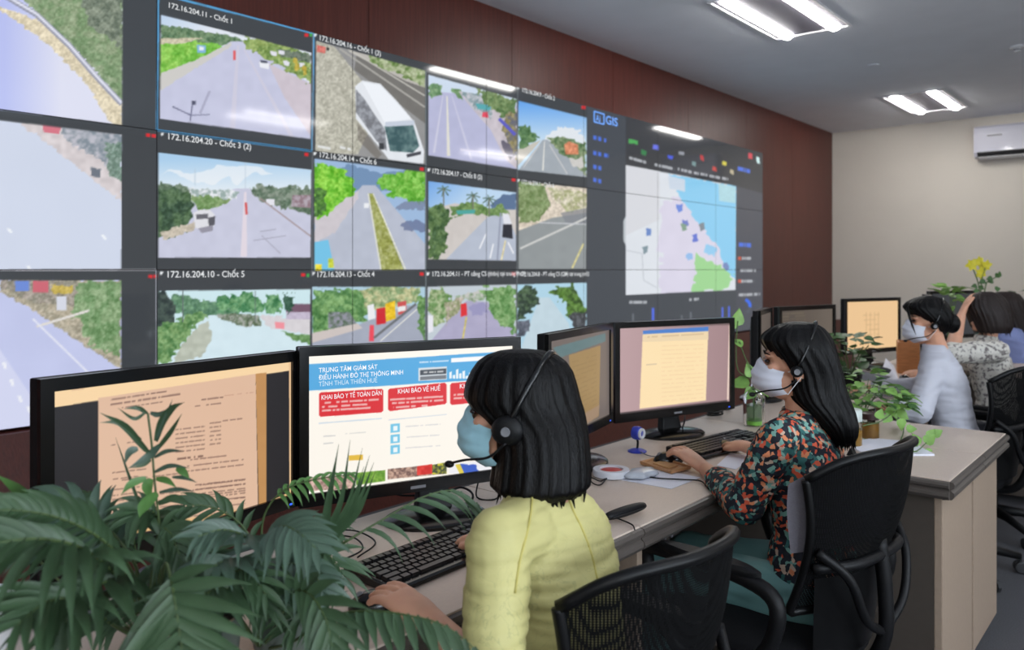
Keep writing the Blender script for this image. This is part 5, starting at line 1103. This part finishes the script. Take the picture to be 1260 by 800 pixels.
def person(name_lab, head_c, head_f, pel, sh, body_f, LS, LE, LW, LK, RS, RE, RW, RK, cloth, vox=.006, sc=1.0, knees=None, trouser=None, fold=.004, sleeve=.55, mask=True, mm=MASKW, headset=True, curl=.35, rcurl=.35, sleeve_r=1.0, k=.95, hup=(0, 0, 1), feet=None, dress=None, cloth_label=None, rhup=(0, 0, 1), ec=1.0, hb=.128, spread_k=1):
    pel = Vector(pel); sh = Vector(sh); bf = Vector(body_f).normalized(); rt = bf.cross(UP).normalized()
    t = thing('person', name_lab, 'person', (pel.x, pel.y, 0))
    mb = MB(); A, f, s, u = head_skin(mb, head_c, head_f, sc)
    nb = sh+Vector((0, 0, .03)); hc = Vector(head_c); cap(mb, nb, .052*sc, hc+Vector((0, 0, -.06))-f*.02, .047*sc)
    loft(mb, torso_rows(pel, sh, k*.9), rt, bf)
    for S, E, W, K, left, cu, hu in ((LS, LE, LW, LK, True, curl, hup), (RS, RE, RW, RK, False, rcurl, rhup)):
        if S is None: continue
        S, E, W, K = map(Vector, (S, E, W, K)); chain(mb, [sh*.5+S*.5-Vector((0, 0, .02)), S, E], [.05, .046, .036]); mid = E.lerp(W, .35); chain(mb, [E, mid, W], [.036, .036, .022]); hand(mb, W, K, hu, cu, left)
    if knees:
        for g, kn, an in zip((-1, 1), knees, feet):
            kn, an = Vector(kn), Vector(an); hip = pel+rt*(g*.085)+Vector((0, 0, .02)); chain(mb, [hip, kn, an], [.078, .054, .036]); cap(mb, an, .034, an+bf*.13-Vector((0, 0, .015)), .026)
    skinmesh('body', mb, M['skin'], t, vox*.62, 5)
    mb = MB(); loft(mb, torso_rows(pel, sh, k, .010, lo=-.12 if dress else -.03), rt, bf)
    for S, E, W in ((LS, LE, LW), (RS, RE, RW)):
        if S is None: continue
        S, E, W = map(Vector, (S, E, W)); e2 = E.lerp(W, sleeve) if sleeve > 0 else S.lerp(E, -sleeve)
        if sleeve > 0: chain(mb, [sh*.5+S*.5-Vector((0, 0, .015)), S, S.lerp(E, .5), E, e2], [.062, .058*sleeve_r, .056*sleeve_r, .052*sleeve_r, .045*sleeve_r])
        else: chain(mb, [sh*.5+S*.5-Vector((0, 0, .015)), S, e2], [.062, .058*sleeve_r, .054*sleeve_r])
    cl = skinmesh('blouse', mb, cloth, t, vox, 5, folds(fold, 26), cloth_label)
    if knees:
        mb = MB()
        for g, kn, an in zip((-1, 1), knees, feet):
            kn, an = Vector(kn), Vector(an); hip = pel+rt*(g*.085)+Vector((0, 0, .02)); chain(mb, [hip, kn, kn.lerp(an, .5), an+Vector((0, 0, .03))], [.092, .075, .072, .075])
        loft(mb, torso_rows(pel, sh, k, .014)[:3], rt, bf)
        skinmesh('trousers', mb, trouser, t, vox*1.3, 5, folds(fold*1.3, 12))
        for an in feet:
            an = Vector(an); mb = MB(); chain(mb, [an+Vector((0, 0, -.03))-bf*.03, an+bf*.08-Vector((0, 0, .045)), an+bf*.15-Vector((0, 0, .05))], [.036, .034, .024]); rel(mb.build('shoe', M['black'], None, smooth=True), t)
    head_bits(t, A, f, s, u, sc, mask, mm, headset, True, ec, hb)
    return t, cl, A
cv = lambda a, b: RIGHT*a+FWD*b        # camera-frame horizontal direction
# --- woman in yellow
M['yellow'] = mat('yellow_silk', (196, 188, 126), .6, noise=.05, nscale=8)
def sprigs(m):
    nt = m.node_tree; b = nt.nodes['Principled BSDF']; src = b.inputs['Base Color'].links[0].from_socket
    tc = nt.nodes.new('ShaderNodeTexCoord'); n = nt.nodes.new('ShaderNodeTexNoise'); n.inputs['Scale'].default_value = 22; n.inputs['Detail'].default_value = 5; n.inputs['Distortion'].default_value = 1.2
    nt.links.new(tc.outputs['Object'], n.inputs[0]); r = nt.nodes.new('ShaderNodeValToRGB'); e = r.color_ramp.elements
    e[0].position = .485; e[0].color = (0, 0, 0, 1); e[1].position = .5; e[1].color = (1, 1, 1, 1); k = e.new(.515); k.color = (0, 0, 0, 1)
    sp = nt.nodes.new('ShaderNodeSeparateXYZ'); nt.links.new(tc.outputs['Object'], sp.inputs[0]); mr = nt.nodes.new('ShaderNodeMapRange'); mr.inputs[1].default_value = .96; mr.inputs[2].default_value = .89; mr.inputs[3].default_value = 0; mr.inputs[4].default_value = .55
    nt.links.new(sp.outputs[2], mr.inputs[0]); mu = nt.nodes.new('ShaderNodeMath'); mu.operation = 'MULTIPLY'; nt.links.new(n.outputs[0], r.inputs[0]); nt.links.new(r.outputs[0], mu.inputs[0]); nt.links.new(mr.outputs[0], mu.inputs[1])
    mx = nt.nodes.new('ShaderNodeMix'); mx.data_type = 'RGBA'; nt.links.new(mu.outputs[0], mx.inputs[0]); nt.links.new(src, mx.inputs[6]); mx.inputs[7].default_value = (*lin((150, 150, 100)), 1); nt.links.new(mx.outputs[2], b.inputs['Base Color'])
sprigs(M['yellow'])
hc1 = P(637, 508, 1.47)
w1_, blouse1, A1 = person('woman in a pale yellow tunic with a light blue mask and bobbed black hair', hc1, cv(-.97, .25), (1.14, .79, .50), (1.125, .875, .955), (-.10, 1, 0),
    P(613, 664, 1.28), P(607, 858, 1.19), P(541, 772, 1.385), P(491, 735, 1.445),
    (1.235, .87, .900), (1.33, .98, .80), (1.33, 1.14, .80), (1.33, 1.21, .795), M['yellow'], vox=.0055, sleeve=.22, mm=MASKB, sleeve_r=.92, curl=.24, k=.82, sc=.92, hb=.132,
    knees=[(.98, 1.22, .50), (1.16, 1.22, .50)], feet=[(.98, 1.20, .09), (1.16, 1.20, .09)], trouser=mat('white_trousers', (206, 204, 190), .7), dress=True)
hair(w1_, [(430, 628, 654, .015, 0), (432, 614, 670, .035, 0), (437, 600, 685, .055, 0), (445, 589, 695, .072, 0), (457, 581, 703, .083, 0), (473, 574, 708, .090, 0), (488, 572, 712, .093, .0), (500, 580, 716, .094, 0), (511, 594, 718, .094, -.005), (525, 607, 720, .094, -.012), (550, 609, 722, .096, -.022), (575, 606, 723, .096, -.03), (588, 604, 722, .094, -.035), (596, 612, 716, .085, -.035)], 1.478, M['hair'], seed=1, tips=90, e=1)
# tunic seams following the back
def on_surface(ob, pts, r, name, m, parent, off=.001):
    vs_ = [ob.matrix_world @ v.co for v in ob.data.vertices]; bv = BVHTree.FromPolygons(vs_, [tuple(p.vertices) for p in ob.data.polygons]); out = []; e = Vector((0, 0, EYE))
    for x, y in pts:
        d = (P(x, y, 1.0)-e).normalized(); h = bv.ray_cast(e, d)
        if h[0] is not None: out.append(h[0]-d*off)
    if len(out) > 2: rel(MB().tube(out, r, 6).build(name, m, None, smooth=True), parent)
bpy.context.view_layer.update()
seam_m = mat('yellow_seam', (196, 184, 104), .5)
def dense(pts, n=8): return [tuple(p[:2]) for p in spline([(a, b, 0) for a, b in pts], n)]
on_surface(blouse1, dense([(655, 604), (654, 625), (649, 655), (640, 690), (634, 730)]), .0022, 'back_seam', seam_m, w1_)
on_surface(blouse1, dense([(697, 600), (704, 625), (717, 652), (728, 682), (735, 712)]), .0022, 'back_seam', seam_m, w1_)
# --- woman in floral blouse
def floral():
    m = bpy.data.materials.new('floral_print'); m.use_nodes = True; nt = m.node_tree; b = nt.nodes['Principled BSDF']; b.inputs['Roughness'].default_value = .8
    tc = nt.nodes.new('ShaderNodeTexCoord'); nz = nt.nodes.new('ShaderNodeTexNoise'); nz.inputs['Scale'].default_value = 40; nt.links.new(tc.outputs['Object'], nz.inputs[0])
    mxv = nt.nodes.new('ShaderNodeMix'); mxv.data_type = 'RGBA'; mxv.inputs[0].default_value = .02; nt.links.new(tc.outputs['Object'], mxv.inputs[6]); nt.links.new(nz.outputs['Color'], mxv.inputs[7])
    v = nt.nodes.new('ShaderNodeTexVoronoi'); v.inputs['Scale'].default_value = 88; nt.links.new(mxv.outputs[2], v.inputs[0])
    sp = nt.nodes.new('ShaderNodeSeparateColor'); nt.links.new(v.outputs['Color'], sp.inputs[0]); r = nt.nodes.new('ShaderNodeValToRGB'); r.color_ramp.interpolation = 'CONSTANT'; e = r.color_ramp.elements
    cols = [(0, (22, 26, 38)), (.40, (46, 100, 98)), (.54, (214, 92, 62)), (.66, (122, 168, 156)), (.76, (224, 140, 96)), (.84, (26, 30, 44)), (.93, (196, 170, 150))]
    e[0].position = 0; e[0].color = (*lin(cols[0][1]), 1); e[1].position = .40; e[1].color = (*lin(cols[1][1]), 1)
    for p_, c in cols[2:]: k = e.new(p_); k.color = (*lin(c), 1)
    nt.links.new(sp.outputs[0], r.inputs[0]); nt.links.new(r.outputs[0], b.inputs['Base Color']); return m
M['floral'] = floral()
teal = mat('teal_trousers', (104, 146, 144), .7, noise=.05, nscale=10)
Y2 = 2.25
w2_, bl2, A2 = person('woman in a dark floral blouse with long black hair and a white mask', P(976, 446, Y2), cv(-.95, .26), (2.20, .79, .50), (2.24, .84, .945), (-.12, 1, 0),
    P(958, 541, 2.14), P(916, 622, 2.17), P(868, 577, 2.50), P(842, 557, 2.56),
    (2.37, .84, .925), (2.55, .96, .80), P(925, 553, 2.68), P(909, 546, 2.76), M['floral'], vox=.006, sleeve=.62, mm=MASKW, curl=.4, k=.88, sc=.90, ec=.6, hb=.138,
    knees=[(2.10, 1.20, .50), (2.26, 1.20, .50)], feet=[(2.06, 1.16, .09), (2.30, 1.16, .09)], trouser=teal)
hair(w2_, [(396, 974, 992, .012, 0), (398, 964, 1003, .03, 0), (403, 952, 1011, .05, 0), (411, 942, 1017, .068, 0), (418, 939, 1020, .08, 0), (425, 942, 1022, .086, 0), (433, 948, 1024, .088, 0), (444, 956, 1027, .088, 0), (458, 964, 1031, .086, 0), (475, 967, 1034, .082, -.005), (490, 972, 1038, .074, -.02), (503, 985, 1041, .06, -.04), (518, 1000, 1043, .046, -.055), (530, 1009, 1042, .036, -.06), (538, 1016, 1039, .024, -.06)], Y2, M['hair'], seed=4, tips=50)
# --- woman in white
Y3 = 3.75; white = mat('white_blouse', (198, 198, 208), .7)
w3_, bl3, A3 = person('woman in a plain white blouse with a white mask and pinned-up black hair', P(1142, 396, Y3), cv(-.95, .2), (4.08, .80, .50), (4.07, .91, .985), (-.15, 1, 0),
    P(1148, 452, 3.62), P(1132, 508, 3.50), P(1099, 503, 3.56), P(1083, 499, 3.64),
    (4.26, .92, .93), (4.35, 1.05, .80), (4.25, 1.25, .79), (4.22, 1.32, .79), white, vox=.008, sleeve=.86, k=.86, curl=.35, sc=.90, ec=.6, hb=.134,
    knees=[(4.02, 1.2, .5), (4.18, 1.2, .5)], feet=[(4.0, 1.17, .09), (4.2, 1.17, .09)], trouser=mat('pale_trousers', (190, 190, 196), .7))
hair(w3_, [(364, 1136, 1148, .015, 0), (367, 1126, 1158, .04, 0), (372, 1118, 1162, .06, 0), (378, 1114, 1165, .078, 0), (385, 1121, 1167, .086, 0), (392, 1130, 1167, .086, 0), (400, 1137, 1166, .078, 0), (407, 1143, 1163, .055, 0), (411, 1149, 1160, .035, 0)], Y3, M['hair'], seed=6, tips=10)
mb = MB(); ell(mb, P(1171, 398, Y3), RIGHT, FWD, UP, .036, .042, .046); rel(mb.build('hair_bun', M['hair'], None, smooth=True), w3_)
mb = MB(); mb.tube(spline([P(1116, 378, 3.68), P(1113, 390, 3.67), P(1116, 402, 3.67), P(1122, 412, 3.67)]), [.004]*18+[.001], 6) if False else mb.tube([P(1116, 378, 3.68), P(1119, 390, 3.67), P(1123, 402, 3.67), P(1127, 412, 3.67)], [.006, .005, .004, .001], 6); rel(mb.build('hair_lock', M['hair'], None, smooth=True), w3_)
# --- woman in speckled top
def speck():
    m = mat('speckled_white_top', (214, 208, 200), .8); nt = m.node_tree; b = nt.nodes['Principled BSDF']; tc = nt.nodes.new('ShaderNodeTexCoord'); v = nt.nodes.new('ShaderNodeTexNoise'); v.inputs['Scale'].default_value = 60; v.inputs['Detail'].default_value = 2
    nt.links.new(tc.outputs['Object'], v.inputs[0]); r = nt.nodes.new('ShaderNodeValToRGB'); e = r.color_ramp.elements; e[0].position = .38; e[0].color = (*lin((120, 112, 110)), 1); e[1].position = .5; e[1].color = (*lin((218, 213, 204)), 1)
    nt.links.new(v.outputs[0], r.inputs[0]); nt.links.new(r.outputs[0], b.inputs['Base Color']); return m
Y4 = 4.35
w4_, bl4, A4 = person('woman in a white speckled top with bobbed dark hair, one hand raised to her head', P(1215, 386, Y4), cv(-.97, .15), (4.97, .80, .50), (4.98, .87, .975), (-.1, 1, 0),
    P(1226, 432, 4.10), P(1170, 436, 4.12), P(1183, 388, 4.30), P(1190, 371, 4.36),
    (5.1, .9, .93), (5.2, 1.05, .80), (5.1, 1.2, .79), (5.05, 1.27, .79), speck(), vox=.009, sleeve=.1, mask=False, headset=False, sc=.88, k=.92, curl=.5, hup=cv(-1, .1), sleeve_r=1.05,
    knees=[(4.87, 1.2, .5), (5.03, 1.2, .5)], feet=[(4.85, 1.17, .09), (5.05, 1.17, .09)], trouser=mat('dark_trousers', (50, 50, 56), .7))
hair(w4_, [(359, 1206, 1220, .015, 0), (362, 1197, 1229, .04, 0), (368, 1191, 1234, .065, 0), (376, 1189, 1238, .08, 0), (384, 1192, 1240, .09, 0), (394, 1196, 1241, .09, 0), (402, 1199, 1241, .088, 0), (409, 1203, 1238, .08, 0)], Y4, M['hair2'], seed=8, tips=24)
# --- woman in blue shirt
Y5 = 5.65
w5_, bl5, A5 = person('woman in a blue shirt with long brown hair, farthest back at the right edge', P(1234, 382, Y5), cv(-.97, .25), (6.55, .92, .50), (6.52, .98, .93), (-.1, 1, 0),
    P(1238, 412, 5.55), P(1226, 446, 5.6), P(1200, 440, 5.75), P(1190, 436, 5.8),
    (6.66, 1.0, .92), (6.75, 1.12, .80), (6.65, 1.3, .79), (6.6, 1.37, .79), mat('blue_shirt', (126, 138, 186), .7), vox=.010, sleeve=.5, mask=True, headset=False, sc=.88, k=.98,
    knees=[(6.52, 1.3, .5), (6.68, 1.3, .5)], feet=[(6.5, 1.27, .09), (6.7, 1.27, .09)], trouser=mat('navy_trousers', (46, 50, 70), .7))
hair(w5_, [(359, 1228, 1244, .03, 0), (362, 1222, 1252, .06, 0), (369, 1218, 1256, .09, 0), (378, 1220, 1258, .10, 0), (392, 1230, 1259, .10, 0), (408, 1236, 1260, .09, -.01), (422, 1244, 1260, .05, -.03), (434, 1250, 1261, .03, -.04)], Y5, M['hair2'], seed=9, tips=14)
# ---------------------------------------------------------------- palms in the foreground
M['palm'] = mat('palm_leaf', (62, 86, 58), .42, noise=.3, nscale=9, spec=.5)
M['palm2'] = mat('palm_leaf_fresh', (80, 120, 60), .42, noise=.25, nscale=9, spec=.5)
M['palm3'] = mat('palm_leaf_bluish', (72, 94, 78), .4, noise=.25, nscale=9, spec=.6)
M['rachis'] = mat('palm_stem', (74, 92, 52), .5)
def leaflet(base, d, up, L, w, droop, curl=0):
    d = d.normalized(); sd = d.cross(up)
    sd = sd.normalized() if sd.length > 1e-3 else RIGHT; nn = sd.cross(d).normalized(); mb = MB(); vs = []; N = 6
    c = Vector(base); dd = d.copy()
    for i in range(N+1):
        t = i/N; ww = w*(math.sin(PI*min(1, t*.80+.16))**.8)*(1-t**3)+.0003
        if i: dd = (dd-UP*(droop*t/N*2)).normalized(); c = c+dd*(L/N)
        vs += [c-sd*ww+nn*ww*.45, c, c+sd*ww+nn*ww*.45]
    fs = [(i*3+j, i*3+j+1, i*3+j+4, i*3+j+3) for i in range(N) for j in range(2)]
    return mb.add(vs, fs)
class Palm:
    def __init__(s, name, lab, loc): s.t = thing('potted_palm', lab, 'plant', loc); s.n = 0; s.extra = MB(); s.rnd = random.Random(len(name))
    def frond(s, pts, n, L, w, spread=60, droop=.5, t0=.15, m='palm', side=0, up=None, r=.0028, taper=1.0, jit=.12, stuff=False, lscale=None):
        sp = spline([P(*p) for p in pts], 8); N = len(sp); R = [r*(1-.75*i/N) for i in range(N)]
        fr = rel(MB().tube(sp, R, 6).build('frond', M['rachis'], None, smooth=True), s.t)
        upv = Vector(up) if up else (UP*.7-FWD*.7); w = w*.86; n = int(n*1.15)
        for i in range(n):
            t = t0+(1-t0)*(i+.5)/n; k = min(N-2, int(t*(N-1))); b = sp[k].lerp(sp[k+1], t*(N-1)-k); T = (sp[k+1]-sp[k]).normalized()
            sd = T.cross(upv).normalized()
            env = (math.sin(PI*(.22+.70*(t-t0)/(1-t0)))**.6) if taper else 1
            for g in (-1, 1):
                if side and g != side: continue
                a = math.radians(spread*(1-.55*(t-t0)/(1-t0))+s.rnd.uniform(-7, 7)); d = T*math.cos(a)+sd*(g*math.sin(a))+upv*s.rnd.uniform(-.1, .15)
                uz = max(0, d.z); l_ = L*env*s.rnd.uniform(1-jit, 1+jit)*(1-.5*uz); mb = leaflet(b, d, upv, l_, w*env**.5, (droop+.5*uz)*s.rnd.uniform(.7, 1.3))
                if s.n < 290 and not stuff:
                    o = mb.build('leaflet', M[m], None, smooth=True); o.parent = fr; s.n += 1
                else: s.extra.add(mb.v, mb.f)
        return fr
    def blade(s, pts, w, m='palm'):
        sp = [P(*p) for p in pts]; mb = MB(); sp = spline(sp, 5); N = len(sp); vs = []
        for i, c in enumerate(sp):
            T = (sp[min(i+1, N-1)]-sp[max(i-1, 0)]).normalized(); sd = T.cross(FWD-UP*.2).normalized(); t = i/(N-1); ww = w*math.sin(PI*min(1, t*.85+.12))**.8*(1-t**4)+.0002
            vs += [c-sd*ww-FWD*ww*.35, c, c+sd*ww-FWD*ww*.35]
        mb.add(vs, [(i*3+j, i*3+j+1, i*3+j+4, i*3+j+3) for i in range(N-1) for j in range(2)])
        s.n += 1; return rel(mb.build('leaf_blade', M[m], None, smooth=True), s.t)
    def done(s):
        if s.extra.v: o = rel(s.extra.build('small_leaflets', M['palm'], None, smooth=True), s.t); o['kind'] = 'stuff'
def vase(parent, R, H):
    MB().lathe([(.001, .002), (R*.8, .002), (R*.86, .01), (R*.9, H*.5), (R, H), (R*.93, H), (R*.82, H*.5), (R*.76, .014), (.001, .012)], n=28).build('pot', mat('grey_green_glaze', (92, 100, 92), .3), parent, smooth='auto')
    MB().lathe([(.001, H*.8), (R*.86, H*.82), (.001, H*.84)], n=24).build('potting_soil', mat('dark_soil', (48, 38, 30), .95, bump=.5), parent)
# palm A : left
la = Vector((.60, 1.12, DZ)); A_ = Palm('a', 'left bushy palm with broad drooping fronds, filling the lower left corner', la); vase(A_.t, .075, .13)
ba = (178, 790, 1.2)
def root(p, x=0): return (ba[0]+x, ba[1], ba[2])
rel(MB().tube(spline([P(196, 720, 1.17), P(197, 660, 1.16), P(190, 590, 1.15), P(187, 550, 1.15), P(182, 509, 1.15)], 6), [.0022]*8+[.0016]*17, 6).build('stem', M['rachis'], None), A_.t)
for pts, w_, m_ in (([(180, 555), (155, 525), (123, 508)], .0052, 'palm'), ([(174, 541), (146, 521), (123, 520)], .0028, 'palm'), ([(186, 560), (166, 538), (140, 516)], .004, 'palm'), ([(192, 543), (200, 519), (213, 502), (227, 495)], .0062, 'palm'), ([(191, 556), (210, 532), (224, 509)], .0036, 'palm'), ([(193, 540), (205, 512), (212, 492)], .0032, 'palm3'),
        ([(182, 509), (170, 502), (153, 503)], .0032, 'palm'), ([(179, 508), (165, 515), (145, 502)], .0026, 'palm'), ([(185, 508), (196, 510), (206, 503)], .0036, 'palm3'), ([(197, 548), (183, 561), (157, 577)], .0058, 'palm3'), ([(170, 552), (160, 556), (153, 572)], .0055, 'palm3'), ([(190, 563), (206, 555), (227, 555)], .0030, 'palm3'),
        ([(190, 581), (210, 573), (233, 576)], .0032, 'palm3'), ([(217, 576), (226, 580), (234, 590)], .0055, 'palm2'), ([(192, 589), (206, 591), (218, 601)], .0045, 'palm2'), ([(212, 587), (228, 588), (243, 594)], .0026, 'palm3'), ([(186, 589), (182, 600), (187, 617)], .008, 'palm2'), ([(180, 588), (162, 595), (149, 609)], .0055, 'palm2'),
        ([(194, 607), (178, 622), (171, 638)], .0085, 'palm2'), ([(196, 606), (219, 602), (240, 605)], .003, 'palm3'), ([(195, 620), (216, 612), (236, 622)], .005, 'palm'), ([(186, 566), (176, 572), (160, 576)], .0028, 'palm')):
    A_.blade([(x, y, 1.145-.0006*abs(x-188)) for x, y in pts], w_, m_)
A_.blade([(176, 650, 1.17), (174, 629, 1.16), (157, 580, 1.16), (142, 538, 1.16)], .0024)
# bold frond facing the camera
A_.frond([root(0), (196, 730, 1.12), (203, 694, 1.04), (210, 712, .98), (216, 745, .95), (224, 800, .94), (228, 840, .94)], 9, .125, .0098, 74, .22, t0=.5, m='palm', up=(UP*.25-FWD).to_tuple(), jit=.06)
# fronds to the left
A_.frond([root(0), (165, 710, 1.12), (130, 668, 1.05), (80, 640, 1.0), (20, 628, .96), (-40, 632, .93)], 16, .12, .0085, 62, .75, t0=.3, m='palm')
A_.frond([root(0), (150, 720, 1.1), (110, 680, 1.0), (60, 664, .94), (0, 668, .9), (-50, 690, .88)], 13, .14, .0098, 58, .8, t0=.25, m='palm')
A_.frond([root(0), (168, 700, 1.16), (120, 640, 1.14), (70, 625, 1.12), (20, 636, 1.1)], 12, .12, .0085, 60, .7, t0=.35, m='palm3')
A_.blade([(60, 640, 1.1), (44, 622, 1.08), (24, 602, 1.05), (-8, 582, 1.02)], .012, 'palm2')
A_.frond([root(0), (150, 690, 1.2), (128, 645, 1.2), (104, 630, 1.2), (80, 640, 1.2)], 10, .10, .0075, 60, .7, t0=.35, m='palm')
A_.frond([root(0), (190, 680, 1.2), (196, 650, 1.2), (190, 632, 1.18), (176, 628, 1.16), (160, 640, 1.14)], 9, .085, .008, 62, .6, t0=.3, m='palm')
A_.frond([root(0), (140, 770, 1.1), (100, 740, 1.0), (60, 740, .95), (20, 770, .9)], 10, .12, .009, 60, .6, t0=.25, m='palm')
A_.frond([root(0), (190, 760, 1.14), (160, 720, 1.08), (130, 716, 1.02), (96, 740, .98), (70, 790, .96)], 11, .12, .009, 60, .6, t0=.25, m='palm')
rq = random.Random(5)
for k in range(9):
    x = rq.uniform(20, 250); y = rq.uniform(655, 770); dx = rq.uniform(-70, 50); Yq = rq.uniform(1.12, 1.36)
    A_.frond([root(0), ((178+x)/2, 740, Yq), (x, y-14, Yq), (x+dx*.5, y-18, Yq-.02), (x+dx, y+12, Yq-.04)], 9, .08, .006, 60, .6, t0=.35, m='palm', stuff=True)
A_.done()
# palm B : centre
lb = Vector((.80, 1.16, DZ)); B_ = Palm('bb', 'right bushy palm with bluish drooping fronds reaching over the keyboard', lb); vase(B_.t, .07, .13)
bb = (322, 800, 1.34)
B_.frond([bb, (330, 740, 1.28), (340, 706, 1.2), (360, 694, 1.16), (384, 706, 1.13), (400, 728, 1.12)], 9, .075, .0075, 62, .55, t0=.3, m='palm3')
B_.frond([bb, (360, 790, 1.22), (405, 760, 1.14), (450, 752, 1.10), (500, 757, 1.07), (550, 772, 1.05), (600, 812, 1.04)], 17, .075, .0082, 66, .5, t0=.25, m='palm', side=1)
B_.frond([bb, (350, 740, 1.3), (390, 690, 1.3), (430, 664, 1.3), (470, 640, 1.32), (520, 612, 1.34), (560, 604, 1.36), (590, 622, 1.36)], 10, .095, .0058, 48, 1.2, t0=.48, m='palm', side=1)
B_.frond([bb, (340, 730, 1.3), (370, 690, 1.28), (396, 680, 1.27), (414, 694, 1.26), (424, 716, 1.25)], 8, .075, .007, 58, .6, t0=.3, m='palm')
B_.frond([bb, (325, 720, 1.28), (318, 676, 1.2), (302, 660, 1.14), (274, 652, 1.1), (244, 660, 1.07)], 12, .09, .0072, 60, .55, t0=.3, m='palm3')
B_.frond([bb, (328, 700, 1.25), (330, 664, 1.18), (345, 648, 1.12), (365, 654, 1.08), (390, 676, 1.05)], 11, .09, .008, 56, .5, t0=.35, m='palm3')
B_.frond([bb, (322, 700, 1.32), (300, 650, 1.32), (270, 628, 1.3), (236, 622, 1.28), (206, 636, 1.26)], 11, .09, .007, 58, .6, t0=.3, m='palm')
B_.frond([bb, (326, 700, 1.34), (322, 650, 1.34), (334, 618, 1.34), (360, 598, 1.34), (400, 588, 1.34), (436, 584, 1.34)], 10, .042, .0042, 60, 1.2, t0=.55, m='palm2')
# upright tuft
for x, y, w_, k in ((417, 546, .0072, 0), (431, 541, .0055, 3), (446, 551, .0045, 6), (455, 560, .0052, 8), (460, 569, .006, 10), (462, 580, .006, 14), (448, 574, .005, 9)):
    B_.blade([(392+k*.8, 690, 1.27), (398+k, 660, 1.26), ((398+k+x)/2+(-2 if k < 3 else 4), 612+k*1.2, 1.25), (x, y, 1.24)], w_, 'palm')
B_.frond([bb, (345, 760, 1.2), (360, 730, 1.12), (380, 730, 1.06), (400, 760, 1.02), (410, 800, 1.0)], 9, .10, .0085, 62, .4, t0=.3, m='palm', up=(UP*.3-FWD).to_tuple())
B_.frond([bb, (310, 760, 1.2), (290, 730, 1.12), (262, 726, 1.06), (240, 750, 1.02), (232, 800, 1.0)], 9, .10, .0085, 60, .5, t0=.3, m='palm')
B_.frond([bb, (318, 740, 1.24), (300, 700, 1.16), (280, 690, 1.1), (256, 700, 1.05)], 9, .09, .0085, 60, .5, t0=.3, m='palm3')
B_.frond([bb, (335, 720, 1.36), (356, 670, 1.36), (384, 650, 1.36), (414, 652, 1.36)], 8, .08, .006, 58, .6, t0=.4, m='palm')
rq = random.Random(12)
for k in range(9):
    x = rq.uniform(230, 400); y = rq.uniform(690, 770); dx = rq.uniform(-60, 60); Yq = rq.uniform(1.12, 1.4)
    B_.frond([bb, ((322+x)/2, 750, Yq), (x, y-14, Yq), (x+dx*.5, y-18, Yq-.02), (x+dx, y+12, Yq-.04)], 9, .075, .006, 60, .6, t0=.35, m='palm', stuff=True)
B_.done()
